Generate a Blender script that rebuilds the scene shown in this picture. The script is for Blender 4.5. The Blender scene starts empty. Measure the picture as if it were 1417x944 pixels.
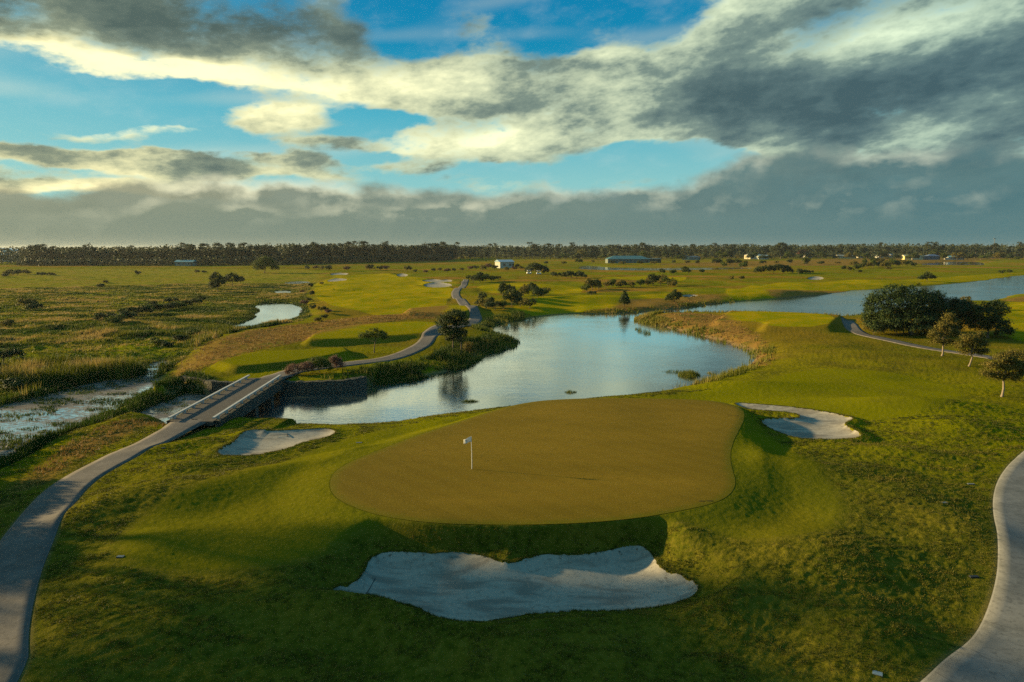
import bpy, math, random
import numpy as np
from mathutils import Vector
from mathutils.geometry import delaunay_2d_cdt

SC = bpy.context.scene
COL = SC.collection
R = math.radians
RNG = np.random.default_rng(7)

# ------------------------------------------------------------------ camera
CAMZ, PITCH, FPX = 16.6, R(7.8), 944.7          # drone height, tilt, focal length in photo pixels
cam_d = bpy.data.cameras.new('camera'); cam = bpy.data.objects.new('camera', cam_d); COL.objects.link(cam)
cam.location = (0, 0, CAMZ); cam.rotation_euler = (math.pi/2 - PITCH, 0, 0)
cam_d.sensor_width = 36; cam_d.lens = 24; cam_d.clip_start = .2; cam_d.clip_end = 20000
SC.camera = cam

def pdir(X, Y):
    a = (X-708.5)/FPX; b = (Y-472)/FPX
    cp, sp = math.cos(PITCH), math.sin(PITCH)
    return np.array([a, cp - b*sp, -sp - b*cp])
def P(X, Y, z=1.5):
    d = pdir(X, Y); t = (z-CAMZ)/d[2]
    return (d[0]*t, d[1]*t)
def PP(pts, z=1.5): return np.array([P(p[0], p[1], p[2] if len(p) > 2 else z) for p in pts])
def azel(X, Y):
    d = pdir(X, Y); d = d/np.linalg.norm(d)
    return math.atan2(d[0], d[1]), math.asin(d[2])

# ------------------------------------------------------------------ noise
def _h(ix, iy, s):
    n = (ix.astype(np.int64)*374761393 + iy.astype(np.int64)*668265263 + s*974634777) & 0x7fffffff
    n = ((n ^ (n >> 13))*1274126177) & 0x7fffffff
    n = n ^ (n >> 16)
    return (n & 0xffff)/65535.0
def noise(x, y, s=0):
    ix = np.floor(x); iy = np.floor(y); fx = x-ix; fy = y-iy
    fx = fx*fx*fx*(fx*(fx*6-15)+10); fy = fy*fy*fy*(fy*(fy*6-15)+10)
    a = _h(ix, iy, s); b = _h(ix+1, iy, s); c = _h(ix, iy+1, s); d = _h(ix+1, iy+1, s)
    return ((a*(1-fx)+b*fx)*(1-fy) + (c*(1-fx)+d*fx)*fy)*2-1
def fbm(x, y, s=0, o=4):
    v = 0; a = 1; t = 0
    for i in range(o):
        v = v + a*noise(x*(2**i)+i*17.3, y*(2**i)-i*9.1, s+i); t += a; a *= .5
    return v/t
def ss(a, b, x):
    t = np.clip((x-a)/(b-a), 0, 1); return t*t*(3-2*t)

# ------------------------------------------------------------------ signed distance to polygons (negative inside)
def chaikin(p, n=2):
    for _ in range(n):
        q = np.roll(p, -1, 0)
        p = np.stack([.75*p+.25*q, .25*p+.75*q], 1).reshape(-1, 2)
    return p
def sdf(x, y, poly, reach=30.):
    out = np.full(x.shape, float(reach))
    lo = poly.min(0)-reach; hi = poly.max(0)+reach
    m = (x > lo[0]) & (x < hi[0]) & (y > lo[1]) & (y < hi[1])
    if not m.any(): return out
    px, py = x[m], y[m]
    d2 = np.full(px.shape, float(reach*reach)); ins = np.zeros(px.shape, bool)
    n = len(poly)
    for i in range(n):
        ax, ay = poly[i]; bx, by = poly[(i+1) % n]
        ex, ey = bx-ax, by-ay; l2 = ex*ex+ey*ey+1e-12
        t = np.clip(((px-ax)*ex+(py-ay)*ey)/l2, 0, 1)
        dx = px-ax-t*ex; dy = py-ay-t*ey
        d2 = np.minimum(d2, dx*dx+dy*dy)
        c = ((ay > py) != (by > py))
        if ey != 0: ins ^= c & (px < ex*(py-ay)/ey+ax)
    d = np.sqrt(d2); d[ins] *= -1
    out[m] = d
    return out

# ------------------------------------------------------------------ traced outlines
LAKE = PP([(300,570,1.),(352,574,1.),(420,576,1.),(470,578,1.),(525,577,1.),(570,569,1.),(640,559,1.),(700,552,1.),(760,548,1.),(800,544,1.),
  (870,541,.8),(920,535,.7),(960,529,.5),(1000,520,.3),(1035,508,0),(1047,496,0),(1040,487,0),(1020,478,0),(990,469,0),(960,462,0),
  (935,456,0),(910,450,0),(888,446,0),(878,442,0),(895,437,0),(930,435,0),(965,433,0),(985,432,.4),(1030,431,.6),(1100,433,.6),(1165,437,.5),(1198,436,.2),
  (1240,432,0),(1300,426,0),(1345,420,0),(1375,415,0),(1400,410,0),(1440,404,0),(1560,392,0),(1560,372,0),(1417,381,0),(1390,384,0),(1358,389,0),
  (1320,393,0),(1270,397,0),(1225,400,0),(1180,402,0),(1165,405,0),(1100,412,0),(1060,415,0),(1000,419,0),(950,426,0),(900,432,0),
  (850,434,0),(815,435,0),(790,434,0),(760,436,0),(730,441,0),(700,446,0),(680,452,0),(672,458,0),(690,463,0),(712,470,0),(708,480,0),
  (690,486,0),(665,490,0),(650,500,0),(640,508,0),(600,519,0),(560,527,0),(500,534,0)], 0)
# the lake is closed along the stone wall and the bridge in world coordinates
LAKE = np.vstack([LAKE, [(-19,77.0),(-24,76.6),(-31,76.4),(-31,59.5)]])
CREEK = np.vstack([PP([(-260,760,.2),(-120,690,.2),(0,644,.2),(40,617,.2),(80,600,.2),(118,590,.2),(150,577,.3),(190,572,.5),(225,568,.8)],0), [(-31,59.5),(-30.5,76.4),(-34.5,76.2)],
  PP([(262,541),(235,533),(215,527),(226,514),(240,500),(222,497),(200,505),(200,518),(180,524),(140,527),(110,534),(60,547),(0,560),(-100,590),(-300,640)],0)])
POND = PP([(303,457),(322,451),(345,443),(358,430),(352,422),(375,419),(408,420),(418,427),(424,434),(410,441),(385,446),(350,454),(325,460)],0)
POND_UP = PP([(374,404),(388,402),(406,402),(404,408),(380,408)],0)
POND_TOP = PP([(396,391),(420,389),(430,391),(412,394),(398,394)],0)
POND_FAR = PP([(800,370),(815,367),(835,370),(900,371),(990,370.6),(1040,370),(1040,372),(985,374),(900,375),(830,374.5),(805,373)],0)
POND_EAST = PP([(1275,365.5),(1300,363),(1345,361.5),(1362,364),(1362,368),(1310,367.5),(1280,368)],0)
STRIP = chaikin(PP([(-60,690),(0,650),(60,612),(110,588),(150,568),(200,547),(236,531),(262,535),(240,545),(190,566),(145,586),(118,594),(60,628),(0,672),(-60,720)],.3),1)
WATERS = [chaikin(LAKE,1), chaikin(CREEK,1), chaikin(POND), chaikin(POND_UP), chaikin(POND_TOP), chaikin(POND_FAR,1), chaikin(POND_EAST)]

GREENP = chaikin(PP([(455,672),(459,655),(475,643),(500,632),(540,617),(580,602),(630,586),(680,570),(720,560),(760,555),(830,553),(900,553),(960,555),
  (1000,559),(1028,567),(1031,580),(1022,597),(1013,615),(1010,635),(1014,652),(1019,667),(1012,682),(990,694),(940,705),(880,715),(800,722),(700,725),
  (600,722),(530,712),(490,700),(464,687)], 2.6))
BUNK = [dict(p=PP([(452,824),(474,812),(497,808),(505,790),(512,775),(530,767),(560,766),(600,769),(630,766),(660,770),(690,779),(705,782),(730,775),(760,769),
          (800,771),(840,766),(865,757),(887,757),(903,770),(913,790),(940,798),(963,808),(968,820),(950,833),(900,845),(850,848),(780,848),(720,855),
          (670,863),(630,863),(600,857),(575,841),(540,835),(500,833)], 1.15), ze=1.15, fl=.6, w=2.1),
        dict(p=PP([(300,627),(308,619),(325,613),(331,603),(345,596),(380,597),(420,594),(455,592),(467,598),(455,606),(420,613),(400,622),(375,628),(340,633),(305,632)],1.75), ze=1.75, fl=1.4, w=1.5),
        dict(p=PP([(1012,558),(1050,561),(1100,565),(1140,571),(1170,577),(1184,581),(1166,587),(1176,594),(1193,602),(1188,608),(1150,610),(1110,609),(1085,603),(1060,592),
          (1050,583),(1072,580),(1104,580.5),(1108,577),(1096,572),(1060,569.5),(1030,567)],1.7), ze=1.7, fl=1.35, w=1.5)]
# far bunkers (sand hollows in the distance)
FARB = [PP(p,1.4) for p in (
  [(586,393),(596,391),(606,389.5),(616,391),(628,394),(618,396.5),(600,397.5),(588,396)],
  [(582,387.5),(600,386),(612,387),(622,386),(628,389),(610,390),(592,389.5)],
  [(452,386),(465,384),(476,384.5),(482,386),(468,387.5),(455,388)],
  [(455,378.5),(470,377),(484,378),(478,380.5),(462,381)],
  [(548,379.5),(558,378),(566,380),(560,382.5),(552,382.5)],
  [(1117,384),(1128,382),(1138,383),(1141,385.5),(1130,387),(1120,386.5)],
  [(944,409),(955,408),(968,408.3),(960,410.5),(946,411)])]
for p in FARB: BUNK.append(dict(p=p, ze=1.2, fl=.7, w=5.))
for b in BUNK: b['p'] = chaikin(b['p'])

def offset_line(line, w):
    line = np.array(line, float); t = np.gradient(line, axis=0); t /= np.linalg.norm(t, axis=1)[:, None]
    return line + np.stack([t[:, 1], -t[:, 0]], 1)*w
def smooth_line(line, n=3):
    line = np.array(line, float)
    for _ in range(n):
        a, b = line[:-1], line[1:]
        m = np.stack([.75*a+.25*b, .25*a+.75*b], 1).reshape(-1, 2)
        line = np.vstack([line[:1], m, line[-1:]])
    return line
# near cart path: traced right edge; 2.4 m wide, straight on to the bridge
r_edge = np.vstack([[(-2,-6),(-9,3),(-13.5,10)], PP([(42,930),(40,905),(42,870),(50,822),(64,775),(82,735),(101,700),(122,670),(150,648),(192,624),(240,604)],1.8), [(-26.3,54.4),(-25.8,57.2)]])
r_edge = smooth_line(r_edge)
l_edge = offset_line(r_edge, -2.5)
l_edge[-1] = (-29.1, 57.2); l_edge[-2] = (-29.2, 56.6)
for k in range(3, 14): l_edge[-k] = l_edge[-k]*(k-2)/12 + (l_edge[-k]+np.array((-.9,0)))*(1-(k-2)/12)
PATH_NEAR = (l_edge, r_edge)
fl = smooth_line(np.vstack([[(-27.6,75.0),(-27.3,77.2)], PP([(400,511),(440,506),(485,500),(530,494),(565,485),(588,474),(600,462),(610,455),(640,449),(655,442),(660,434),(650,425),(636,415),(629,407),(634,400),(642,394),(644,389),(645,386)],1.7)]), 2)
PATH_FAR = (offset_line(fl, -1.35), offset_line(fl, 1.35))
re = smooth_line(np.vstack([PP([(1150,1030),(1220,985),(1277,944),(1302,920),(1331,890),(1360,850),(1377,810),(1382,770),(1377,730),(1373,690),(1380,660),(1395,640),(1417,618),(1450,600),(1500,588),(1600,580)],1.8)]), 2)
PATH_EAST = (re, offset_line(re, 3.2))
mr = smooth_line(PP([(1172,443),(1176,449),(1183,457),(1200,464),(1240,471),(1290,479),(1325,484),(1370,492),(1420,500),(1500,512)],1.7), 2)
PATH_GROVE = (offset_line(mr, -1.2), offset_line(mr, 1.2))
PATHS = [np.vstack([a, b[::-1]]) for a, b in (PATH_NEAR, PATH_FAR, PATH_EAST, PATH_GROVE)]

# flat tee platforms with sharp shoulders (outline, rise)
TEES = [(PP([(1014,430.5),(1100,433),(1160,437),(1142,454),(1062,452.5),(1066,447),(996,443)],2.4), 1.15, 2.2),
        (PP([(438,462),(452,456),(500,449),(600,444.5),(606,455),(585,462),(500,468),(430,471)],2.2), .9, 1.8),
        (PP([(306,500),(352,487),(420,484),(474,481),(480,486),(440,494),(400,500),(330,507)],2.1), .7, 1.6),
        (PP([(570,428),(625,424),(660,425),(640,434),(570,434)],2.0), .9, 3.)]
MOWN = [chaikin(PP(p,1.8)) for p in (
  [(168,778),(178,745),(200,722),(250,695),(330,668),(400,640),(470,612),(560,585),(640,568),(700,556),(860,546),(1000,538),(1060,520),(1120,505),(1250,512),
   (1320,530),(1335,548),(1290,570),(1215,578),(1190,575),(1150,568),(1010,553),(1035,590),(1070,612),(1115,640),(1140,670),(1165,700),(1160,730),(1110,752),(1060,762),(1000,750),(960,735),(890,731),(700,733),
   (520,735),(470,752),(440,775),(350,792),(240,802),(172,790)],
  [(432,402),(440,384),(500,377.5),(560,378.5),(598,386),(632,397),(620,415),(612,428),(560,433),(510,430),(462,420),(440,412)],
  [(655,395),(700,390),(780,392),(810,396),(800,405),(760,408),(700,405),(665,402)],
  [(700,425),(740,412),(800,410),(870,408),(940,405),(960,412),(900,420),(800,424),(740,430)],
  [(820,384),(900,380),(960,384),(930,388),(850,389)],
  [(1000,400),(1060,392),(1150,388),(1250,386),(1350,378),(1430,374),(1430,378),(1330,386),(1240,392),(1160,398),(1080,408),(1010,411)],
  [(1340,430),(1390,420),(1500,408),(1600,440),(1500,470),(1400,468),(1370,450)])] 
MOWN += [chaikin(t[0], 1) for t in TEES]
DRY = [chaikin(PP(p,1.4)) for p in (
  [(885,437),(940,433),(1000,437),(1010,448),(1040,460),(1060,475),(1072,495),(1050,505),(1020,485),(985,470),(940,458),(900,450)],
  [(240,492),(300,470),(380,452),(455,446),(540,432),(620,424),(620,440),(520,452),(440,470),(380,482),(300,500),(255,522),(238,518)],
  [(0,376),(60,378),(180,382),(350,376),(352,384),(240,388),(120,390),(0,392)],
  [(190,377),(280,373),(360,373),(360,380),(260,381),(190,381)],
  [(880,366),(1000,362),(1200,358),(1417,350),(1417,357),(1200,368),(1000,368)],
  [(1060,400),(1200,398),(1330,392),(1330,396),(1180,404),(1060,410)],
  [(120,600),(180,578),(240,575),(235,582),(180,600),(110,632),(60,670),(0,715),(0,690),(60,645)],
  [(845,420),(900,414),(1000,406),(1000,418),(940,424),(860,432)],
  [(1380,412),(1450,405),(1450,415),(1390,422)])]
MARSH = chaikin(PP([(-900,700),(-250,625),(-100,585),(0,556),(60,545),(110,532),(180,521),(236,512),(250,500),(300,470),(380,450),(440,440),(432,425),(425,405),(445,385),(445,375),(400,372),(0,372),(-900,372),(-2500,400)],1.0),1)

# mounds and hollows: px, py, height, sx, sy, rotation (deg)
BUMPS = [(258,688,.65,4.2,2.2,38),(306,712,-.16,1.9,1.6,20),(215,760,.35,3,2,30),(1150,775,.65,3.6,2.4,-20),(1090,715,-.12,5,3.4,10),(1245,690,.5,3.2,2.2,0),(1330,735,.55,2.6,2.2,-30),
  (1270,562,1.1,7,2.6,-12),(1330,590,.7,4,3,0),(1230,625,.5,5,2,-15),(1060,530,.5,7,3,0),(1100,592,.45,3,1,-10),(560,862,.6,2.6,1.2,-10),(440,850,.55,1.8,2.8,-25),(380,900,-.5,3,2,0),
  (520,905,-.25,3,1.5,0),(760,905,.35,5,1.2,0),(900,900,-.4,3,1.5,0),(1010,830,.35,1.6,2.2,0),(420,650,.35,4,1.2,25),(360,640,-.15,3,1.4,20),(480,632,.35,2.2,.9,20),(270,610,.35,4,1.2,25),
  (255,648,.4,2.2,1.2,15),(160,700,.45,1.5,4,-20),(150,820,.3,2,3,0),(240,880,.35,3,2,20),(80,900,.2,2,2,0),(1060,640,.4,2.4,3,0),(1130,655,.35,3,1.2,-20),(1180,720,.25,2,1.5,0),(1300,840,-.5,3,3,0),
  (1200,880,.5,2.4,2,0),(1090,880,-.35,2,2,0),(640,745,.25,3,.6,0),(900,745,.3,3,.7,-8),(560,742,.28,2,.6,10),(1075,668,.3,3.,4.,0),(1190,650,.3,4,3,0),(1200,490,.6,9,3,-10),(1100,480,.5,7,2.5,5),(1290,520,-.4,5,3,0),
  (1330,500,.4,5,2,0),(900,538,.3,6,1.5,0),(1000,530,.35,5,1.5,-8),(700,572,-.15,8,2,12),
  (540,465,.5,6,3,0),(620,468,.7,4,3,0),(500,415,.8,14,4,0),(560,405,.8,12,5,5),(600,415,.9,9,5,0),(470,398,.7,12,6,0),(700,400,.9,14,6,0),(760,395,.9,14,7,0),(740,388,.9,14,7,0),(640,390,.9,9,6,0),(820,415,1.0,13,5,-5),
  (760,417,1.1,12,5,5),(900,412,.8,14,5,0),(870,405,1.,18,6,0),(960,400,.8,18,8,0),(840,388,1.1,22,7,0),(930,384,1.,22,9,0),(1060,395,.9,18,7,0),(1150,392,1.2,22,7,0),(1220,388,1.,22,8,0),(1130,377,1.1,10,8,0),(1100,403,.7,20,5,0),
  (600,389,1.,5,4,0),(625,391,1.,6,5,0),(580,394,1.,5,4,0),(548,378,1.1,10,9,0),(475,381,1.1,9,8,0),(1380,440,.9,10,4,0),(1430,455,.9,9,3,0),(1450,425,.8,12,5,0),(1300,375,1.2,22,9,0)]
BUMPS = [(*P(b[0], b[1], 1.8), *b[2:]) for b in BUMPS]

def Hfun(x, y, detail=True, sink=False):
    x = np.atleast_1d(np.asarray(x, float)); y = np.atleast_1d(np.asarray(y, float))
    r = np.hypot(x, y)
    dm = sdf(x, y, MARSH, 25)
    marsh = ss(4, -6, dm)
    base = 1.45 + .3*fbm(x/70, y/70, 3, 3) + .12*noise(x/16, y/16, 9)*ss(30,60,y)
    hole = np.exp(-(((x+2)/26)**2 + ((y-36)/22)**2)**2)
    base = base + .55*hole + (1-marsh)*ss(75,140,r)*ss(2500,600,r)*(.35+.65*ss(420,200,r))*(1.15*fbm(x/24, y/34, 61, 3)+.35*fbm(x/60, y/60, 62, 2))
    base = base*(1-marsh) + marsh*(.75 + .25*fbm(x/30, y/30, 12, 3))
    # putting green platform
    dg = sdf(x, y, GREENP, 25)
    gw = ss(3.6, -.5, dg)
    gtop = 2.6 + .012*(y-44) + .05*noise(x/7, y/7, 5)
    base = base*(1-gw) + gtop*gw
    for bx, by, h, sx, sy, a in BUMPS:
        m = (np.abs(x-bx) < 3.2*max(sx, sy)) & (np.abs(y-by) < 3.2*max(sx, sy))
        if not m.any(): continue
        c, s = math.cos(R(a)), math.sin(R(a)); dx = x[m]-bx; dy = y[m]-by
        u = (dx*c+dy*s)/sx; v = (-dx*s+dy*c)/sy
        base[m] += h*np.exp(-(u*u+v*v)*.8)*(1-ss(2.2, -.3, dg[m]))
    for pl, h, w in TEES:
        d = sdf(x, y, pl, 12)
        k = ss(w, 0, d)
        top = 1.5+h*.9
        base = base*(1-k) + top*k
    mown = np.full(x.shape, 20.)
    for pl in MOWN: mown = np.minimum(mown, sdf(x, y, pl, 20))
    rough = ss(-.3, 1.1, mown)*ss(0., .25, dg)
    h = base
    # bunkers
    insand = np.zeros(x.shape)
    for b in BUNK:
        d = sdf(x, y, b['p'], b['w']+2.5)
        b_in = d < 0
        k = ss(b['w'], 0.05, d)*ss(.0, .6, dg)
        lip = .10 if b['w'] < 3 else .25
        out = h*(1-k) + (b['ze']+lip)*k
        cy = b['p'][:, 1].mean(); hy = np.ptp(b['p'][:, 1])/2
        far = np.clip((y-cy)/hy, -1, 1)
        bowl = b['fl'] + (b['ze']-b['fl'])*np.exp(d*(1.1 if b['w'] < 3 else .5)) + .10*far + .02*fbm(x/.9, y/.9, 8, 3)
        h = np.where(b_in, bowl - (.12 if sink else 0.)*ss(0,-.15,d), np.where(d < b['w'], out, h))
        insand = np.maximum(insand, b_in*1.)
    # paths lie flat
    pd = np.full(x.shape, 6.)
    for pp in PATHS: pd = np.minimum(pd, sdf(x, y, pp, 6))
    nearpath = ss(1.2, 0, pd)
    if detail:
        nd = ss(220, 60, r)
        amp = rough*(1-insand)*(1-nearpath)
        cl = fbm((x*.85+y*.5)/.42, (y*.85-x*.5)/.24, 21, 3)
        h = h + amp*nd*(.058*cl + .04*np.maximum(0, fbm(x/1.9, y/1.5, 27, 3)))
        h = h + .022*nd*(1-rough)*(dg > .1)*(1-insand)*(1-nearpath)*fbm(x/.3, y/.22, 44, 3)
        tus = fbm(x/5, y/4, 31, 4)
        h = h + marsh*(.55*np.maximum(0, tus+.1) + .25*fbm(x/1.6, y/1.6, 35, 2)*ss(300,120,r))*(1-nearpath)
        h = h + (1-marsh)*(1-ss(0,8,r-90)*0)*amp*ss(70,140,r)*.18*fbm(x/6, y/6, 41, 3)
    # water beds and banks
    wd = np.full(x.shape, 30.)
    for wp in WATERS: wd = np.minimum(wd, sdf(x, y, wp, 30))
    wd = np.maximum(wd, np.where(wd < 0, -sdf(x, y, STRIP, 6), wd))
    wd = wd + (.35*fbm(x/2.2, y/2.2, 51, 3) + .9*noise(x/9, y/9, 55)*ss(90,150,r))*ss(-1,1,y-40)*np.where((np.abs(x+27) < 12) & (np.abs(y-70) < 16), .2, 1)
    L = 2.6 + 1.5*marsh
    L = np.where(y > 250, 16., L)
    wall = ((x > -40) & (x < -17) & (y > 74.5) & (y < 92))
    L = np.where(wall, .35, L)
    L = np.where((x > -36) & (x < -20) & (y > 50) & (y < 63), 1.1, L)
    land = h*(1-np.exp(-np.maximum(wd, 0)/L)) + .02
    bed = -.9*(1-np.exp(np.minimum(wd, 0)/2.0))
    h = np.where(wd > 0, land, bed)
    if sink:
        h = h - .07*ss(.05, -.25, pd)*(wd > 0) - .05*ss(.02, -.12, dg)
    return h, dict(mown=mown, green=dg, marsh=marsh, wd=wd, pd=pd, sand=insand, rough=rough)
def hz(x, y): return float(Hfun(x, y, detail=False)[0][0])

# ------------------------------------------------------------------ mesh helpers
def mesh_np(name, V, faces, mats=(), smooth=False, attrs=None, matidx=None):
    """faces: list of int arrays (n,3) and/or (n,4)"""
    me = bpy.data.meshes.new(name)
    faces = [f for f in faces if len(f)]
    nl = sum(f.size for f in faces); npoly = sum(len(f) for f in faces)
    me.vertices.add(len(V)); me.vertices.foreach_set('co', np.ascontiguousarray(V, np.float32).ravel())
    me.loops.add(nl); me.loops.foreach_set('vertex_index', np.concatenate([f.ravel() for f in faces]).astype(np.int32))
    me.polygons.add(npoly)
    tot = np.concatenate([np.full(len(f), f.shape[1]) for f in faces]); st = np.concatenate([[0], np.cumsum(tot)[:-1]])
    me.polygons.foreach_set('loop_start', st.astype(np.int32))
    if matidx is not None: me.polygons.foreach_set('material_index', np.asarray(matidx, np.int32))
    me.polygons.foreach_set('use_smooth', np.full(npoly, smooth))
    for k, v in (attrs or {}).items():
        a = me.attributes.new(k, 'FLOAT', 'POINT'); a.data.foreach_set('value', np.asarray(v, np.float32))
    for m in mats: me.materials.append(m)
    me.update(); me.validate()
    return me
def link(name, me, parent=None, loc=(0,0,0), rot=(0,0,0), scale=(1,1,1)):
    o = bpy.data.objects.new(name, me); COL.objects.link(o)
    o.location = loc; o.rotation_euler = rot; o.scale = scale
    if parent is not None: o.parent = parent
    return o
def tag(o, label=None, cat=None, group=None, kind=None):
    if label: o['label'] = label
    if cat: o['category'] = cat
    if group: o['group'] = group
    if kind: o['kind'] = kind
    return o
class MB:
    """collects boxes, tubes and quads"""
    def __init__(s): s.V = []; s.F3 = []; s.F4 = []; s.n = 0
    def add(s, V, F):
        V = np.asarray(V, float); F = np.asarray(F, int)
        s.V.append(V); (s.F3 if F.shape[1] == 3 else s.F4).append(F+s.n); s.n += len(V); return s
    def box(s, c, d, rz=0, taper=1.):
        x, y, z = np.array(d)/2.
        V = np.array([(-x,-y,-z),(x,-y,-z),(x,y,-z),(-x,y,-z),(-x*taper,-y*taper,z),(x*taper,-y*taper,z),(x*taper,y*taper,z),(-x*taper,y*taper,z)])
        cs, sn = math.cos(rz), math.sin(rz)
        V = np.stack([V[:,0]*cs-V[:,1]*sn, V[:,0]*sn+V[:,1]*cs, V[:,2]], 1) + np.array(c)
        return s.add(V, [(0,3,2,1),(4,5,6,7),(0,1,5,4),(1,2,6,5),(2,3,7,6),(3,0,4,7)])
    def tube(s, pts, rad, n=6, cap=True):
        pts = np.array(pts, float); k = len(pts)
        t = np.gradient(pts, axis=0); t /= np.linalg.norm(t, axis=1)[:, None]+1e-9
        up = np.where(np.abs(t[:, 2:3]) > .9, np.array([[1.,0,0]]), np.array([[0,0,1.]]))
        u = np.cross(t, up); u /= np.linalg.norm(u, axis=1)[:, None]; v = np.cross(t, u)
        a = np.linspace(0, 2*np.pi, n, endpoint=False)
        V = (pts[:, None]+np.array(rad)[:, None, None]*(u[:, None]*np.cos(a)[None, :, None]+v[:, None]*np.sin(a)[None, :, None])).reshape(-1, 3)
        F = []
        for i in range(k-1):
            for j in range(n): F.append((i*n+j, (i+1)*n+j, (i+1)*n+(j+1) % n, i*n+(j+1) % n))
        s.add(V, F)
        if cap:
            c = len(V); V2 = np.vstack([V[-n:], pts[-1:]]); s.add(V2, [(j, n, (j+1) % n) for j in range(n)])
        return s
    def mesh(s, name, mat, smooth=False):
        return mesh_np(name, np.vstack(s.V), [np.vstack(s.F4) if s.F4 else np.zeros((0,4),int), np.vstack(s.F3) if s.F3 else np.zeros((0,3),int)], [mat] if mat else [], smooth)
    def build(s, name, mat, parent=None, smooth=False, **k): return link(name, s.mesh(name, mat, smooth), parent, **k)
def empty(name, loc, rz=0):
    o = bpy.data.objects.new(name, None); COL.objects.link(o); o.location = loc; o.rotation_euler = (0,0,rz); o.empty_display_size = .3
    return o

# ------------------------------------------------------------------ node helpers
class NT:
    def __init__(s, tree): s.t = tree; tree.nodes.clear()
    def n(s, typ, **k):
        nd = s.t.nodes.new('ShaderNode'+typ)
        ins = k.pop('i', {})
        for a, b in k.items(): setattr(nd, a, b)
        for a, b in ins.items(): s.set(nd.inputs[a], b)
        return nd
    def set(s, sock, v):
        if isinstance(v, bpy.types.NodeSocket): s.t.links.new(v, sock)
        elif isinstance(v, bpy.types.Node): s.t.links.new(v.outputs[0], sock)
        elif v is not None: sock.default_value = v
    def m(s, op, a, b=None, c=None, clamp=False):
        nd = s.n('Math', operation=op, use_clamp=clamp)
        for i, v in enumerate((a, b, c)): s.set(nd.inputs[i], v)
        return nd.outputs[0]
    def vm(s, op, a, b=None, c=None):
        nd = s.n('VectorMath', operation=op)
        for i, v in enumerate((a, b, c)):
            if v is not None: s.set(nd.inputs[i], v)
        return nd.outputs['Value'] if op in ('LENGTH','DOT_PRODUCT','DISTANCE') else nd.outputs[0]
    def mr(s, v, a, b, c=0., d=1., smooth=True):
        nd = s.n('MapRange', interpolation_type='SMOOTHSTEP' if smooth else 'LINEAR', i={'Value':v,'From Min':a,'From Max':b,'To Min':c,'To Max':d})
        return nd.outputs['Result']
    def mix(s, f, a, b, blend='MIX'):
        nd = s.n('Mix', data_type='RGBA', blend_type=blend)
        s.set(nd.inputs['Factor'], f)
        for k, v in ((6, a), (7, b)):
            if isinstance(v, (tuple, list)) and len(v) == 3: v = (*v, 1)
            s.set(nd.inputs[k], v)
        return nd.outputs[2]
    def noise(s, vec, scale, detail=3, rough=.55, lac=2., dist=0.):
        nd = s.n('TexNoise', i={'Vector':vec,'Scale':scale,'Detail':detail,'Roughness':rough,'Lacunarity':lac,'Distortion':dist})
        return nd.outputs['Fac']
    def ramp(s, f, stops, interp='LINEAR'):
        nd = s.n('ValToRGB'); cr = nd.color_ramp; cr.interpolation = interp
        while len(cr.elements) < len(stops): cr.elements.new(.5)
        for e, (p, c) in zip(cr.elements, stops):
            e.position = p; e.color = (*c, 1) if len(c) == 3 else c
        s.set(nd.inputs[0], f); return nd.outputs[0]
    def attr(s, name): return s.n('Attribute', attribute_name=name).outputs['Fac']
def mat(name):
    m = bpy.data.materials.new(name); m.use_nodes = True
    return m, NT(m.node_tree)
def finish(m, t, col, rough=.9, bump=None, bstr=.5, bdist=.05, spec=.15, transl=0., extra=None):
    p = t.n('BsdfPrincipled', i={'Base Color': col if not isinstance(col, tuple) else (*col[:3], 1), 'Roughness': rough, 'Specular IOR Level': spec})
    if bump is not None:
        b = t.n('Bump', i={'Height': bump, 'Strength': bstr, 'Distance': bdist}); t.set(p.inputs['Normal'], b.outputs[0])
    out = t.n('OutputMaterial')
    sh = p.outputs[0]
    if transl > 0:
        tr = t.n('BsdfTranslucent', i={'Color': col if not isinstance(col, tuple) else (*col[:3], 1)})
        mx = t.n('MixShader', i={0: transl, 1: sh, 2: tr.outputs[0]}); sh = mx.outputs[0]
    t.set(out.inputs[0], sh)
    return m
SHADE = [(-50,31,17,10,.66),(-57,36,18,10,.66),(-50,37.5,15.5,9,.6),(-60,29,17,10,.66),(-56,42,21,11,.64),(-54,42,17.5,9,.67),(-62,39,22,11,.66),(-37,35,5.5,5),(-38.5,39.5,4.5,5),(-41,43,5.5,5),(-44,49,5,6),(-47,55,5,6)]
HAZE = .00005
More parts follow.
